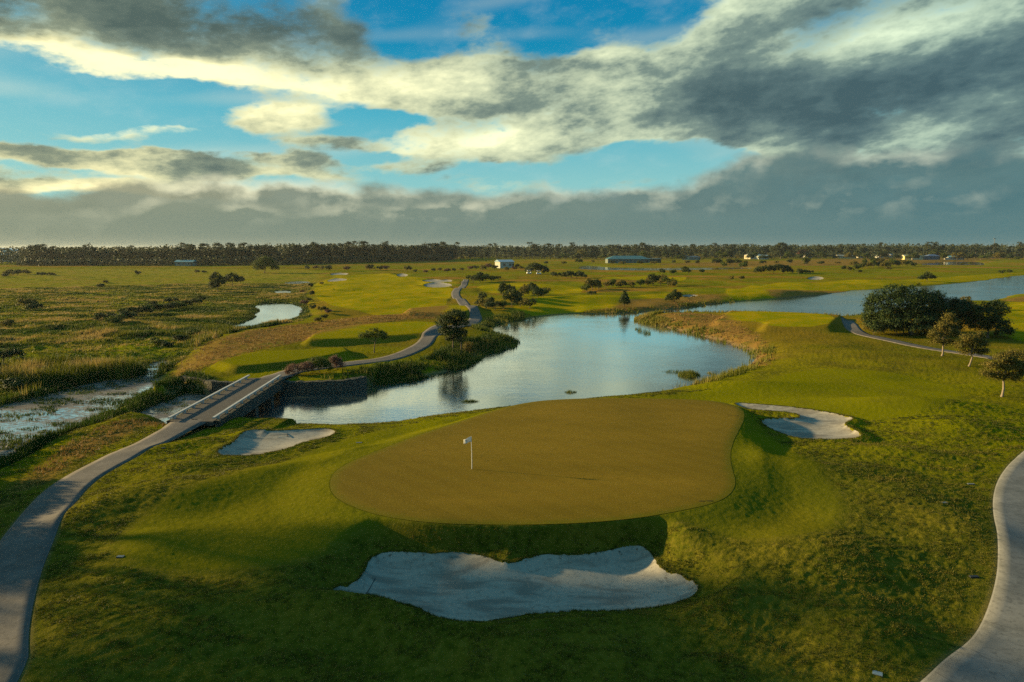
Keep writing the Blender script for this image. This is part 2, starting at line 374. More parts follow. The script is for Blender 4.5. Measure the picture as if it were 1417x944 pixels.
# ================================================================== MATERIALS: ground
def ground_material():
    m, t = mat('turf_and_field')
    geo = t.n('NewGeometry'); pos = geo.outputs['Position']
    dist = t.vm('LENGTH', pos)
    n_big = t.noise(pos, .035, 3); n_mid = t.noise(pos, .22, 4, .6); n_s = t.noise(pos, 2.6, 5, .65); n_f = t.noise(pos, 9., 4, .7)
    near = t.mr(dist, 25, 110, 1, 0)
    # rough grass: olive, straw and deep green clumps
    rough = t.mix(t.mr(n_mid, .38, .62), (.078,.080,.006), (.108,.094,.008))
    rough = t.mix(t.mr(n_s, .45, .72), rough, (.145,.118,.014))
    rough = t.mix(t.mr(n_s, .5, .28), rough, (.034,.045,.004))
    rough = t.mix(t.m('MULTIPLY', t.mr(n_f, .5, .75), .6), rough, (.145,.118,.014))
    # mown turf
    mown = t.mix(t.mr(n_big, .35, .65), (.088,.095,.004), (.118,.108,.005))
    mown = t.mix(t.m('MULTIPLY', t.mr(n_mid, .4, .65), .5), mown, (.135,.112,.005))
    mown = t.mix(t.m('MULTIPLY', t.mr(n_s, .45, .7), .45), mown, (.06,.068,.003))
    mown = t.mix(t.m('MULTIPLY', t.mr(n_f, .42, .66), .5), mown, (.17,.14,.014))
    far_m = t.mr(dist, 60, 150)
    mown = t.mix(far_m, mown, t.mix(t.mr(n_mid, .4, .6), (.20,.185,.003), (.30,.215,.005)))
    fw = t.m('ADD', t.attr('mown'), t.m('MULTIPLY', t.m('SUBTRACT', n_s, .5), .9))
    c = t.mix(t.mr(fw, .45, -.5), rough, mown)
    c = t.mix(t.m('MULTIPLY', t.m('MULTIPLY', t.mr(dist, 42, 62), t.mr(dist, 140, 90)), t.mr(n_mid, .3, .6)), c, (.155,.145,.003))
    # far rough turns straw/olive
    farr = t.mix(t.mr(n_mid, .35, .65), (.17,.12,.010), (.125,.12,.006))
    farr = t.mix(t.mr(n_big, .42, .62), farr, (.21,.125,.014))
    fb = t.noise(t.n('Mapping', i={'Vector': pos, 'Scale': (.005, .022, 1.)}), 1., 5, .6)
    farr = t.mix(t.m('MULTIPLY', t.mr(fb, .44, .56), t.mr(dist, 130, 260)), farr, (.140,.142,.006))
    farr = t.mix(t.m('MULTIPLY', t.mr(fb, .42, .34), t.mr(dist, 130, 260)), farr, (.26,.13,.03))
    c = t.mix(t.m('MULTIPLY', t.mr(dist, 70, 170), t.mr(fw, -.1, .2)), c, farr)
    # dry ground
    dr = t.m('MULTIPLY', t.mr(t.m('ADD', t.attr('dry'), t.m('MULTIPLY', t.m('SUBTRACT', n_mid, .5), 5.)), 1.5, -1.5), .9)
    dry = t.mix(t.mr(n_s, .35, .65), (.24,.12,.03), (.17,.11,.028))
    dry = t.mix(t.mr(n_mid, .5, .7), dry, (.10,.095,.015))
    c = t.mix(dr, c, dry)
    # marsh vegetation
    st = t.n('Mapping', i={'Vector': pos, 'Scale': (1., 2.4, 1.)})
    nm = t.noise(st, .06, 5, .62); nm2 = t.noise(st, .22, 5, .7)
    ms = t.ramp(t.m('ADD', t.m('MULTIPLY', nm, .55), t.m('MULTIPLY', nm2, .45)),
        [(.30,(.03,.038,.004)),(.40,(.10,.115,.004)),(.48,(.20,.20,.004)),(.55,(.17,.14,.012)),(.62,(.26,.165,.03)),(.72,(.12,.14,.005))])
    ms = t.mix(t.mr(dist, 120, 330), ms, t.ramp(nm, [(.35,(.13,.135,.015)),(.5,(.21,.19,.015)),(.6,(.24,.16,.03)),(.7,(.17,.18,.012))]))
    ms = t.mix(t.mr(n_f, .4, .8, 0, .5), ms, (.03,.04,.008))
    c = t.mix(t.attr('marsh'), c, ms)
    # muddy waterline, bed
    wd = t.attr('wd')
    wn = t.m('ADD', wd, t.m('MULTIPLY', t.m('SUBTRACT', n_s, .5), 1.2))
    c = t.mix(t.m('MULTIPLY', t.mr(wn, .9, .1), .75), c, t.mix(n_f, (.10,.07,.035), (.22,.16,.09)))
    c = t.mix(t.mr(wd, 0, -.4), c, (.03,.03,.02))
    # worn strip beside paths and darker line along the edge of the green
    c = t.mix(t.m('MULTIPLY', t.mr(t.m('ADD', t.attr('pd'), t.m('MULTIPLY', n_f, .3)), .45, .1), .6), c, (.16,.12,.05))
    c = t.mix(t.m('MULTIPLY', t.mr(t.m('ABSOLUTE', t.attr('green')), .10, .0), .35), c, (.05,.055,.006))
    h = t.m('ADD', t.m('MULTIPLY', n_f, t.m('MULTIPLY_ADD', t.attr('rough'), .6, .45)), t.m('MULTIPLY', n_s, t.attr('rough')))
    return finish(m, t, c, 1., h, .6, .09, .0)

def green_material():
    m, t = mat('putting_surface')
    pos = t.n('NewGeometry').outputs['Position']
    mp = t.n('Mapping', i={'Vector': pos, 'Scale': (.5, 1.6, 1.)})
    a = t.noise(mp, .13, 3); b = t.noise(mp, .9, 4, .6); f = t.noise(pos, 14, 3, .7); g = t.noise(pos, 60, 2, .6)
    c = t.mix(t.mr(a, .35, .65), (.155,.096,.005), (.215,.130,.009))
    c = t.mix(t.m('MULTIPLY', t.mr(b, .45, .7), .5), c, (.17,.105,.006))
    c = t.mix(t.m('MULTIPLY', t.mr(t.attr('edge'), -3.5, -.2), .5), c, (.125,.088,.004))
    mow = t.n('TexWave', wave_type='BANDS', bands_direction='DIAGONAL', i={'Vector': pos, 'Scale': .28, 'Distortion': .6, 'Detail': 1.}).outputs['Fac']
    c = t.mix(t.m('MULTIPLY', t.mr(mow, .4, .6), .16), c, (.22,.15,.012))
    wear = t.noise(pos, 2.2, 5, .7)
    c = t.mix(t.m('MULTIPLY', t.mr(wear, .52, .70), .45), c, (.10,.070,.004))
    c = t.mix(t.m('MULTIPLY', t.mr(f, .4, .62), .5), c, (.085,.06,.003))
    c = t.mix(t.m('MULTIPLY', t.mr(g, .48, .65), .35), c, (.22,.15,.02))
    c = t.mix(t.m('MULTIPLY', t.mr(t.m('ADD', t.attr('edge'), t.m('MULTIPLY', t.m('SUBTRACT', wear, .5), 1.4)), -.75, .05), .85), c, (.115,.100,.004))
    return finish(m, t, c, .9, t.m('ADD', f, g), .4, .02, .05)

def sand_material():
    m, t = mat('bunker_sand')
    pos = t.n('NewGeometry').outputs['Position']
    mp = t.n('Mapping', i={'Vector': pos, 'Scale': (.5, 1.7, 1.)})
    a = t.noise(mp, .55, 5, .6, dist=.6); b = t.noise(pos, 3.5, 5, .7); f = t.noise(pos, 30, 3, .7); rake = t.n('TexWave', i={'Vector': mp, 'Scale': 3.2, 'Distortion': 6., 'Detail': 2.}).outputs['Fac']
    c = t.mix(t.mr(a, .42, .62), (.33,.295,.235), (.20,.175,.14))
    c = t.mix(t.m('MULTIPLY', t.mr(b, .48, .68), .65), c, (.19,.165,.13))
    deb = t.m('MULTIPLY', t.mr(b, .60, .66), t.mr(t.m('ADD', t.attr('edge'), t.m('MULTIPLY', a, .6)), -.35, -.0))
    c = t.mix(t.m('MULTIPLY', deb, .8), c, (.10,.075,.04))
    h = t.m('ADD', t.m('MULTIPLY', b, .8), t.m('MULTIPLY', f, .2))
    return finish(m, t, c, .95, h, .35, .04, .05)

def path_material(name, c1, c2, joints=2.8):
    m, t = mat(name)
    pos = t.n('NewGeometry').outputs['Position']
    a = t.noise(pos, .5, 4, .6); b = t.noise(pos, 4., 5, .7); f = t.noise(pos, 40, 3, .8)
    c = t.mix(t.mr(a, .35, .65), c1, c2)
    c = t.mix(t.m('MULTIPLY', t.mr(b, .46, .66), .6), c, tuple(v*.55 for v in c1))
    st_ = t.noise(pos, .9, 5, .75)
    c = t.mix(t.m('MULTIPLY', t.mr(st_, .52, .62), .45), c, tuple(v*1.25 for v in c2))
    c = t.mix(t.m('MULTIPLY', t.mr(f, .5, .8), .3), c, tuple(v*1.5 for v in c2))
    along = t.attr('along'); side = t.attr('side')
    fr = t.m('FRACT', t.m('DIVIDE', along, joints))
    j = t.mr(t.m('ABSOLUTE', t.m('SUBTRACT', fr, .5)), .492, .497)
    c = t.mix(t.m('MULTIPLY', j, .6), c, tuple(v*.35 for v in c1))
    e = t.mr(t.m('ADD', side, t.m('MULTIPLY', b, .04)), .97, .99)
    c = t.mix(t.m('MULTIPLY', e, .28), c, tuple(min(1,v*1.7) for v in c2))
    return finish(m, t, c, .85, t.m('ADD', b, f), .25, .01, .25)

def water_material(name, deep, ripple=.05, scum=None, rscale=1.):
    m, t = mat(name)
    pos = t.n('NewGeometry').outputs['Position']
    mp = t.n('Mapping', i={'Vector': pos, 'Scale': (.55, 1.3, 1.), 'Rotation': (0, 0, .25)})
    a = t.noise(mp, 2.2*rscale, 4, .6); b = t.noise(mp, .5*rscale, 3, .5); g = t.noise(pos, .03, 3, .6)
    h = t.m('MULTIPLY', t.m('ADD', a, t.m('MULTIPLY', b, .8)), t.mr(g, .38, .6, .35, 1.))
    bp = t.n('Bump', i={'Height': h, 'Strength': 1., 'Distance': ripple})
    df = t.n('BsdfDiffuse', i={'Color': (*deep, 1)}); gl = t.n('BsdfGlossy', i={'Color': (1,1,1,1), 'Roughness': .06, 'Normal': bp.outputs[0]})
    fr = t.n('Fresnel', i={'IOR': 1.33, 'Normal': bp.outputs[0]})
    mxw = t.n('MixShader', i={0: t.m('POWER', fr.outputs[0], .27), 1: df.outputs[0], 2: gl.outputs[0]})
    out = t.n('OutputMaterial'); sh = mxw.outputs[0]
    if scum:
        mq = t.n('Mapping', i={'Vector': pos, 'Scale': (.5, 1.1, 1.), 'Rotation': (0, 0, -.5)})
        s1 = t.noise(mq, .14, 3, .6); s2 = t.noise(mq, 2.6, 7, .8)
        k = t.mr(t.m('ADD', t.m('MULTIPLY', s1, .45), t.m('MULTIPLY', s2, .65)), scum-.03, scum+.03)
        c = t.mix(t.mr(t.noise(mq, .8, 4, .7), .35, .65), (.055,.036,.025), (.16,.13,.10))
        d = t.n('BsdfPrincipled', i={'Base Color': c, 'Roughness': .6, 'Specular IOR Level': .4})
        mx = t.n('MixShader', i={0: k, 1: sh, 2: d.outputs[0]}); sh = mx.outputs[0]
    t.set(out.inputs[0], sh)
    return m

def stone_material():
    m, t = mat('rough_stone')
    pos = t.n('TexCoord').outputs['Object']
    v = t.n('TexVoronoi', feature='DISTANCE_TO_EDGE', i={'Vector': pos, 'Scale': 2.6}); vc = t.n('TexVoronoi', i={'Vector': pos, 'Scale': 2.6})
    n = t.noise(pos, 9, 4, .7)
    c = t.mix(vc.outputs['Distance'], (.09,.08,.055), (.035,.035,.03))
    c = t.mix(t.m('MULTIPLY', n, .5), c, (.12,.11,.08))
    c = t.mix(t.mr(v.outputs['Distance'], .07, .0), c, (.015,.014,.012))
    return finish(m, t, c, .9, t.m('ADD', t.mr(v.outputs['Distance'], 0, .15), t.m('MULTIPLY', n, .4)), .8, .12, .2)
def plain(name, c, rough=.6, spec=.3, var=.25, sc=3.):
    m, t = mat(name)
    pos = t.n('TexCoord').outputs['Object']; n = t.noise(pos, sc, 4, .65)
    col = t.mix(t.m('MULTIPLY', t.mr(n, .35, .7), var), (*c,), tuple(v*.45 for v in c))
    return finish(m, t, col, rough, n, .2, .01, spec)
def leaf_material(name, c1, c2, c3, transl=.25):
    m, t = mat(name)
    tt = t.attr('tint')
    c = t.ramp(tt, [(0., c1), (.55, c2), (1., c3)])
    return finish(m, t, c, .65, spec=.25, transl=transl)

M = {}
M['ground'] = ground_material(); M['green'] = green_material(); M['sand'] = sand_material()
M['path'] = path_material('asphalt_path', (.095,.080,.068), (.125,.105,.09), 400.)
M['conc'] = path_material('concrete_path', (.11,.109,.10), (.155,.15,.138), 3.2)
M['lake'] = water_material('lake_water', (.04,.06,.055), .022)
M['creek'] = water_material('creek_water', (.03,.035,.025), .012, scum=.53, rscale=1.4)
M['pond'] = water_material('pond_water', (.03,.04,.035), .014)
M['stone'] = stone_material()
M['white'] = plain('painted_white', (.75,.73,.68), .5, .3, .2)
M['rail'] = plain('pale_timber', (.46,.44,.40), .7, .2, .5, 5.)
M['dark'] = plain('dark_plastic', (.02,.02,.022), .5, .3)
M['metal'] = plain('grey_metal', (.15,.155,.15), .45, .4)

# ================================================================== GROUND MESH
def build_ground():
    a1 = np.linspace(-R(45), R(45), 1180)
    a2 = np.linspace(R(45), R(315), 150)[1:-1]
    ang = np.concatenate([a1, a2])
    rr = [0.]; r = 1.5
    while r < 15: rr.append(r); r *= 1.12
    r = 15.
    while r < 95: rr.append(r); r *= 1.0030
    while r < 700: rr.append(r); r *= 1.0065
    while r < 9000: rr.append(r); r *= 1.04
    rr = np.array(rr[1:]); nr, na = len(rr), len(ang)
    A, Rr = np.meshgrid(ang, rr)
    x = (Rr*np.sin(A)).ravel(); y = (Rr*np.cos(A)).ravel()
    z, at = Hfun(x, y, True, True)
    z = z - ss(1500, 9000, np.hypot(x, y))*0.
    dry = np.full(x.shape, 20.)
    for pl in DRY: dry = np.minimum(dry, sdf(x, y, pl, 20))
    V = np.stack([x, y, z], 1); V = np.vstack([V, [[0, 0, hz(0, 0.1)]]])
    i = np.arange(nr-1)[:, None]*na; j = np.arange(na)[None, :]; j2 = (j+1) % na
    F = np.stack([i+j, i+j2, i+na+j2, i+na+j], -1).reshape(-1, 4)
    jj = np.arange(na); F3 = np.stack([jj*0+len(V)-1, (jj+1) % na, jj], 1)
    ap = lambda v, d: np.append(v, d)
    me = mesh_np('ground', V, [F[:, ::-1], F3[:, ::-1]], [M['ground']], True,
        dict(mown=ap(at['mown'],5), green=ap(at['green'],5), marsh=ap(at['marsh'],0), wd=ap(at['wd'],5), pd=ap(at['pd'],5), rough=ap(at['rough'],0), dry=ap(dry,5)))
    o = link('ground', me); tag(o, kind='structure')
build_ground()

def cdt_sheet(name, poly, step, zf, material, kind='structure', edge=True, skirt=0.):
    lo = poly.min(0); hi = poly.max(0)
    gx, gy = np.meshgrid(np.arange(lo[0], hi[0], step), np.arange(lo[1], hi[1], step))
    gx = gx.ravel()+RNG.uniform(-.2, .2, gx.size)*step; gy = gy.ravel()+RNG.uniform(-.2, .2, gy.size)*step
    d = sdf(gx, gy, poly, 5.); k = d < -.5*step
    # refine the outline
    q = []
    for i in range(len(poly)):
        a, b = poly[i], poly[(i+1) % len(poly)]; n = max(1, int(np.linalg.norm(b-a)/(step*.7)))
        for s in range(n): q.append(a+(b-a)*s/n)
    nb = len(q)
    pts = [Vector(p) for p in q]+[Vector((a, b)) for a, b in zip(gx[k], gy[k])]
    r = delaunay_2d_cdt(pts, [(i, (i+1) % nb) for i in range(nb)], [], 1, 1e-5)
    vs = np.array([tuple(v) for v in r[0]]); F = np.array([f for f in r[2] if len(f) == 3])
    z = zf(vs[:, 0], vs[:, 1])
    dd = sdf(vs[:, 0], vs[:, 1], poly, 20.)
    a = vs[F[:, 1]]-vs[F[:, 0]]; b = vs[F[:, 2]]-vs[F[:, 0]]; neg = (a[:, 0]*b[:, 1]-a[:, 1]*b[:, 0]) < 0
    F[neg] = F[neg][:, ::-1]
    me = mesh_np(name, np.column_stack([vs, z]), [F], [material], True, dict(edge=dd))
    return tag(link(name, me), kind=kind)

cdt_sheet('putting_green', GREENP, .35, lambda x, y: Hfun(x, y, False)[0]+.009, M['green'])
for n, b in enumerate(BUNK):
    cdt_sheet('sand_bunker', b['p'], (.22 if n < 3 else 1.1), lambda x, y: Hfun(x, y, False)[0]+(.0 if n < 3 else .05), M['sand'])

def ribbon(name, lr, material, step, lift, nw=7):
    l, r = lr
    s = np.concatenate([[0], np.cumsum(np.linalg.norm(np.diff((l+r)/2, axis=0), axis=1))])
    n = int(s[-1]/step)+1; q = np.linspace(0, s[-1], n)
    L = np.stack([np.interp(q, s, l[:, k]) for k in (0, 1)], 1); Rr = np.stack([np.interp(q, s, r[:, k]) for k in (0, 1)], 1)
    w = np.linspace(0, 1, nw)
    XY = L[:, None]*(1-w)[None, :, None]+Rr[:, None]*w[None, :, None]
    x = XY[..., 0].ravel(); y = XY[..., 1].ravel()
    z = Hfun(x, y, False)[0]; z = np.maximum(z, .3)+lift
    if name == 'cart_path':   # meets the bridge deck level
        k = ss(7, .5, np.hypot(x+27.4, y-57)) if lr is PATH_NEAR else ss(7, .5, np.hypot(x+27.8, y-75.2))
        z = z*(1-k)+2.0*k
    side = np.abs(np.tile(w*2-1, n)); along = np.repeat(q, nw)
    i = np.arange(n-1)[:, None]*nw; j = np.arange(nw-1)[None, :]
    F = np.stack([i+j, i+j+1, i+nw+j+1, i+nw+j], -1).reshape(-1, 4)
    V = np.stack([x, y, z], 1)
    # edge skirts give the slab its thickness
    e0 = np.arange(n)*nw; e1 = e0+nw-1; base = len(V)
    V = np.vstack([V, V[e0]-[0, 0, .12], V[e1]-[0, 0, .12]])
    a = np.arange(n-1)
    S1 = np.stack([e0[:-1], e0[1:], base+a+1, base+a], 1); S2 = np.stack([e1[1:], e1[:-1], base+n+a, base+n+a+1], 1)
    side = np.concatenate([side, np.ones(2*n)]); along = np.concatenate([along, q, q])
    me = mesh_np(name, V, [F, S1, S2], [material], True, dict(side=side, along=along))
    tag(link(name, me), kind='structure')
ribbon('cart_path', PATH_NEAR, M['path'], .3, .03)
ribbon('cart_path', PATH_FAR, M['path'], .8, .06)
ribbon('concrete_path', PATH_EAST, M['conc'], .3, .03)
ribbon('grove_path', PATH_GROVE, M['path'], .8, .05)

def water_sheet(name, poly, material, grow=6.):
    # a flat sheet a little wider than the water it fills; the banks rise through it
    c = poly.mean(0); lo = poly.min(0)-grow; hi = poly.max(0)+grow
    step = max(2., (hi-lo).max()/60)
    gx = np.arange(lo[0], hi[0]+step, step); gy = np.arange(lo[1], hi[1]+step, step)
    X, Y = np.meshgrid(gx, gy); d = sdf(X.ravel(), Y.ravel(), poly, 40.).reshape(X.shape)
    V = np.stack([X.ravel(), Y.ravel(), np.zeros(X.size)], 1)
    ny, nx = X.shape; i = np.arange(ny-1)[:, None]*nx; j = np.arange(nx-1)[None, :]
    F = np.stack([i+j, i+j+1, i+nx+j+1, i+nx+j], -1).reshape(-1, 4)
    D = d.ravel()[F].min(1); F = F[D < grow*.7]
    us, inv = np.unique(F, return_inverse=True)
    me = mesh_np(name, V[us], [inv.reshape(F.shape)], [material], True)
    tag(link(name, me), kind='structure')
cr = WATERS[1].copy()
water_sheet('lake_water', WATERS[0], M['lake'], 3.)
# creek water stops at the bridge line where the lake sheet begins: shift a touch lower to avoid coincident faces
water_sheet('creek_water', cr, M['creek'], 4.); bpy.data.objects['creek_water'].location.z = -.012
for k, nm in ((2,'marsh_pond'),(3,'marsh_pond'),(4,'marsh_pond'),(5,'far_pond'),(6,'far_pond')):
    water_sheet(nm, WATERS[k], M['pond'], 5.)
# ================================================================== LIGHT AND SKY
SUN_AZ, SUN_EL = R(-75), R(14.)          # measured from the view direction (+Y), sun on the left
sd = bpy.data.lights.new('sun', 'SUN'); so = bpy.data.objects.new('sun', sd); COL.objects.link(so)
sd.energy = 5.0; sd.angle = R(1.2); sd.color = (1., .76, .36)
sv = Vector((math.sin(SUN_AZ)*math.cos(SUN_EL), math.cos(SUN_AZ)*math.cos(SUN_EL), math.sin(SUN_EL)))
so.rotation_euler = sv.to_track_quat('Z', 'Y').to_euler(); so.location = (-60, 20, 40)

W = bpy.data.worlds.new('World'); SC.world = W; W.use_nodes = True
def build_sky():
    t = NT(W.node_tree)
    tc = t.n('TexCoord').outputs['Generated']
    sky = t.n('TexSky', sky_type='NISHITA', sun_disc=False, sun_elevation=SUN_EL, sun_rotation=SUN_AZ, altitude=0, air_density=1., dust_density=.6, ozone_density=3.)
    d = t.vm('NORMALIZE', tc)
    sp = t.n('SeparateXYZ', i={0: d}); dx, dy, dz = sp.outputs
    az = t.m('ARCTAN2', dx, dy); el = t.m('ARCSINE', dz)
    elc = t.m('MAXIMUM', el, 0.)
    # cloud-sheet coordinates: noise thins out towards the horizon as on a flat cloud deck
    q = t.m('ADD', t.m('MAXIMUM', dz, 0.), .16)
    U = t.m('DIVIDE', dx, q); Vv = t.m('DIVIDE', dy, q)
    pl0 = t.n('CombineXYZ', i={0: U, 1: Vv, 2: 0.}).outputs[0]
    # broken cloud seen from the side: puffs a little wider than tall, drifting up to the right
    pl = t.n('CombineXYZ', i={0: t.m('MULTIPLY', az, 1.15), 1: t.m('SUBTRACT', t.m('MULTIPLY', t.m('POWER', t.m('ADD', elc, .02), .85), 2.5), t.m('MULTIPLY', az, .22)), 2: t.m('MULTIPLY', U, .12)}).outputs[0]
    sc = t.n('CombineXYZ', i={0: az, 1: t.m('MULTIPLY', elc, 2.2), 2: 0.}).outputs[0]
    warp = t.n('TexNoise', i={'Vector': pl, 'Scale': 5., 'Detail': 5., 'Roughness': .6}).outputs['Color']
    wv = t.vm('MULTIPLY', t.vm('SUBTRACT', warp, (.5,.5,.5)), (.11,.05,0.))
    ae = t.n('CombineXYZ', i={0: az, 1: elc, 2: 0.}).outputs[0]
    aw = t.vm('ADD', ae, wv)
    def field(blobs, vec):
        acc = None
        for X, Y, rx, ry, amp in blobs:
            a, e = azel(X, Y)
            cx, cy = FPX/rx, FPX/ry
            v = t.vm('MULTIPLY_ADD', vec, (cx, cy, 0.), (-a*cx, -e*cy, 0.))
            L = t.vm('LENGTH', v)
            s = t.mr(L, 1.25, .15, 0., amp)
            acc = s if acc is None else t.m('ADD', acc, s)
        return acc
    # coverage of the high broken cloud (positive) and clear gaps (negative)
    cov = field([(180,10,420,85,1.0),(520,130,300,50,.42),(420,75,260,45,.35),(1130,60,420,120,1.05),(1000,150,420,60,.75),(1300,150,300,120,.7),(780,150,240,60,.6),(700,110,120,35,.3),(1250,200,220,40,.5),
        (385,158,100,24,.85),(165,186,130,14,.75),(90,212,130,12,.7),(200,222,110,9,.5),(240,178,60,6,.3),(60,225,120,16,.35),(265,236,95,15,.85),(390,222,80,12,.7),(420,242,90,12,.6),(580,195,150,22,.6),(690,212,150,16,.55),(540,228,130,12,.5),(800,178,120,22,.55),(650,20,100,40,.3),(845,25,80,22,.22),(840,80,60,14,.35),(1150,190,130,16,.5),
        (60,256,300,12,.6),(560,100,130,34,.35),(650,165,120,30,.6),(470,205,90,14,.5),(730,225,110,10,.5),(690,255,260,16,.3),
        (560,38,90,60,-.8),(800,30,170,60,-.55),(930,30,80,50,-.5),(870,100,60,20,-.3),(250,138,300,20,-.5),(70,145,190,40,-.6),(500,215,60,14,-.3),(330,200,150,9,-.3),(545,165,110,13,-.6),(1010,200,200,18,-.38),(1180,178,60,10,-.5),(870,225,190,22,-.5),(60,222,90,12,-.35),(500,180,120,10,-.2),(880,195,120,16,-.25)], aw)
    n1 = t.noise(pl, 5.2, 7, .56, .3); n2 = t.noise(pl, 14., 6, .6)
    n3 = t.noise(pl, 40., 5, .6)
    nn = t.m('ADD', t.m('MULTIPLY', t.m('SUBTRACT', n1, .5), 1.9), t.m('ADD', t.m('MULTIPLY', t.m('SUBTRACT', n2, .5), .75), t.m('MULTIPLY', t.m('SUBTRACT', n3, .5), .35)))
    D = t.m('ADD', t.m('MINIMUM', cov, .62), nn)
    alpha = t.mr(D, .08, .52)
    # relief: compare with the same noise a little towards the sun
    off = t.vm('ADD', pl, (-.030, .022, 0.))
    n1b = t.noise(off, 5.2, 7, .56, .3)
    rel = t.m('ADD', t.m('MULTIPLY', t.m('SUBTRACT', n1b, n1), -4.), t.m('ADD', t.m('MULTIPLY', t.m('SUBTRACT', n2, .5), -1.1), t.m('MULTIPLY', t.m('SUBTRACT', n3, .5), -.5)))
    tone = t.m('ADD', field([(190,5,430,62,1.0),(470,30,160,40,.5),(1130,125,400,50,.52),(1330,60,330,110,.30),(1120,60,160,30,-.25),(860,150,240,50,.35),(780,95,160,16,.4),(1000,60,150,60,.2),(560,235,330,16,.1),(280,235,70,16,.55),(400,222,80,14,.35),
        (165,215,150,10,.3),(1240,150,330,80,.35),(660,150,110,8,.15),(1110,195,160,10,.3),
        (60,82,200,22,-1.0),(230,98,200,20,-1.0),(30,262,330,12,-.7),(150,180,120,10,-.5),(380,150,100,12,-.5),(480,120,200,30,-.35),(600,190,180,24,-.35),(1240,60,110,45,-.45),(860,128,90,30,-.45),(720,180,260,40,-.25),(200,182,180,14,-.3),(1060,200,80,14,-.3)], aw), t.m('MULTIPLY', t.m('SUBTRACT', D, .6), .28))
    tone = t.m('SUBTRACT', t.m('ADD', t.m('MULTIPLY', tone, .68), .06), rel)
    ccol = t.ramp(t.mr(tone, -.55, .95, 0., 1., False), [(0.,(1.35,1.22,.80)),(.22,(.92,.88,.60)),(.44,(.55,.57,.42)),(.60,(.25,.30,.26)),(.80,(.135,.185,.185)),(1.,(.085,.13,.14))])
    # glow towards the sun: left side clouds gain light, right side is cooler
    side = t.mr(az, -.75, .55, 1., 0., False)
    ccol = t.mix(1., ccol, t.ramp(side, [(0.,(.70,.92,1.0)),(.5,(.92,1.,.92)),(1.,(1.18,1.12,.86))]), 'MULTIPLY')
    clear = t.mix(1., sky.outputs[0], (.25, .8, .8), 'MULTIPLY')
    # deep blue overhead to pale turquoise near the horizon
    blue = t.ramp(t.mr(el, 0., .36, 0., 1., False), [(0.,(.40,.58,.52)),(.25,(.26,.56,.56)),(.5,(.08,.42,.54)),(.75,(.004,.24,.43)),(1.,(.0,.19,.40))])
    blue = t.mix(t.mr(az, -.15, -.75, 0., .35), blue, (.36,.62,.55))
    blue = t.mix(t.m('MULTIPLY', t.mr(n2, .45, .8), .14), blue, (.75,.8,.7))
    base = t.mix(.05, blue, t.vm('MULTIPLY', clear, (.35,.35,.35)))
    # thin wind-drawn veils in the clear parts
    vv_ = t.n('CombineXYZ', i={0: t.m('MULTIPLY', az, 1.6), 1: t.m('SUBTRACT', t.m('MULTIPLY', elc, 9.), t.m('MULTIPLY', az, .8)), 2: 3.1}).outputs[0]
    veil = t.m('MULTIPLY', t.mr(t.noise(vv_, 3.2, 7, .62, .4), .50, .74), .62)
    base = t.mix(veil, base, t.mix(side, (.50,.60,.52), (.95,.95,.70)))
    c = t.mix(alpha, base, ccol)
    # ---- low cumulus banks above the horizon
    def bank(c, tops, amp, sc_, body, lit, low, seed, lith=.035, keep=1.):
        fc = t.n('FloatCurve'); cu = fc.mapping.curves[0]
        pts = [azel(X, Y) for X, Y in tops]; pts = [((a+.9)/1.8, e*4) for a, e in pts]
        cu.points[0].location = (0, pts[0][1]); cu.points[1].location = (1, pts[-1][1])
        for x_, y_ in pts: cu.points.new(x_, y_)
        fc.mapping.update(); t.set(fc.inputs['Value'], t.m('DIVIDE', t.m('ADD', az, .9), 1.8)); 
        top = t.m('DIVIDE', fc.outputs[0], 4.)
        vv = t.n('CombineXYZ', i={0: az, 1: t.m('MULTIPLY', elc, 1.6), 2: seed}).outputs[0]
        n = t.noise(vv, sc_, 6, .55); nb = t.noise(t.vm('ADD', vv, (-.016, .014, 0.)), sc_, 6, .55)
        edge = t.m('SUBTRACT', t.m('ADD', top, t.m('MULTIPLY', t.m('SUBTRACT', n, .5), amp)), el)
        a = t.mr(edge, -.004, .017, 0., keep)
        r = t.m('MULTIPLY', t.m('SUBTRACT', nb, n), 2.2)
        l = t.m('ADD', t.mr(edge, lith, 0.), r)
        brk = t.mr(t.noise(vv, sc_*.45, 3), .38, .56)
        l = t.m('MULTIPLY', l, t.m('MULTIPLY_ADD', brk, .92, .08), clamp=True)
        b_ = t.mix(t.mr(n, .35, .7, 0., .5), body, low)
        return t.mix(a, c, t.mix(l, b_, lit))
    litc = t.mix(side, (.50,.55,.44), (1.05,1.0,.66))
    bodl = t.mix(side, (.065,.155,.175), (.27,.28,.18))
    c = bank(c, [(-300,250),(0,252),(300,248),(480,250),(700,262),(850,258),(940,246),(1000,230),(1060,208),(1140,202),(1230,208),(1330,200),(1417,205),(1700,200)], .062, 12., bodl, litc, t.mix(side, (.12,.23,.24), (.36,.36,.24)), 2.3, .030, .94)
    c = bank(c, [(-300,290),(0,300),(150,290),(250,272),(380,284),(560,278),(700,270),(820,262),(900,285),(1000,300),(1417,300),(1700,300)], .042, 20., t.mix(side, (.10,.21,.22), (.26,.29,.19)), t.mix(t.mr(az, -.1, .2), t.mix(side, (.50,.55,.44), (1.05,1.0,.66)), (.17,.27,.27)), t.mix(side, (.14,.25,.25), (.33,.35,.24)), 7.7, .020, .92)
    # smooth murk at the horizon
    hz_ = t.mix(side, (.10,.205,.215), (.26,.30,.21))
    c = t.mix(t.mr(el, .062, .028, 0., .92), c, hz_)
    c = t.mix(t.mr(el, .020, .0, 0., .5), c, t.mix(side, (.14,.24,.24), (.34,.36,.25)))
    gnd = t.mr(dz, -.001, -.02)
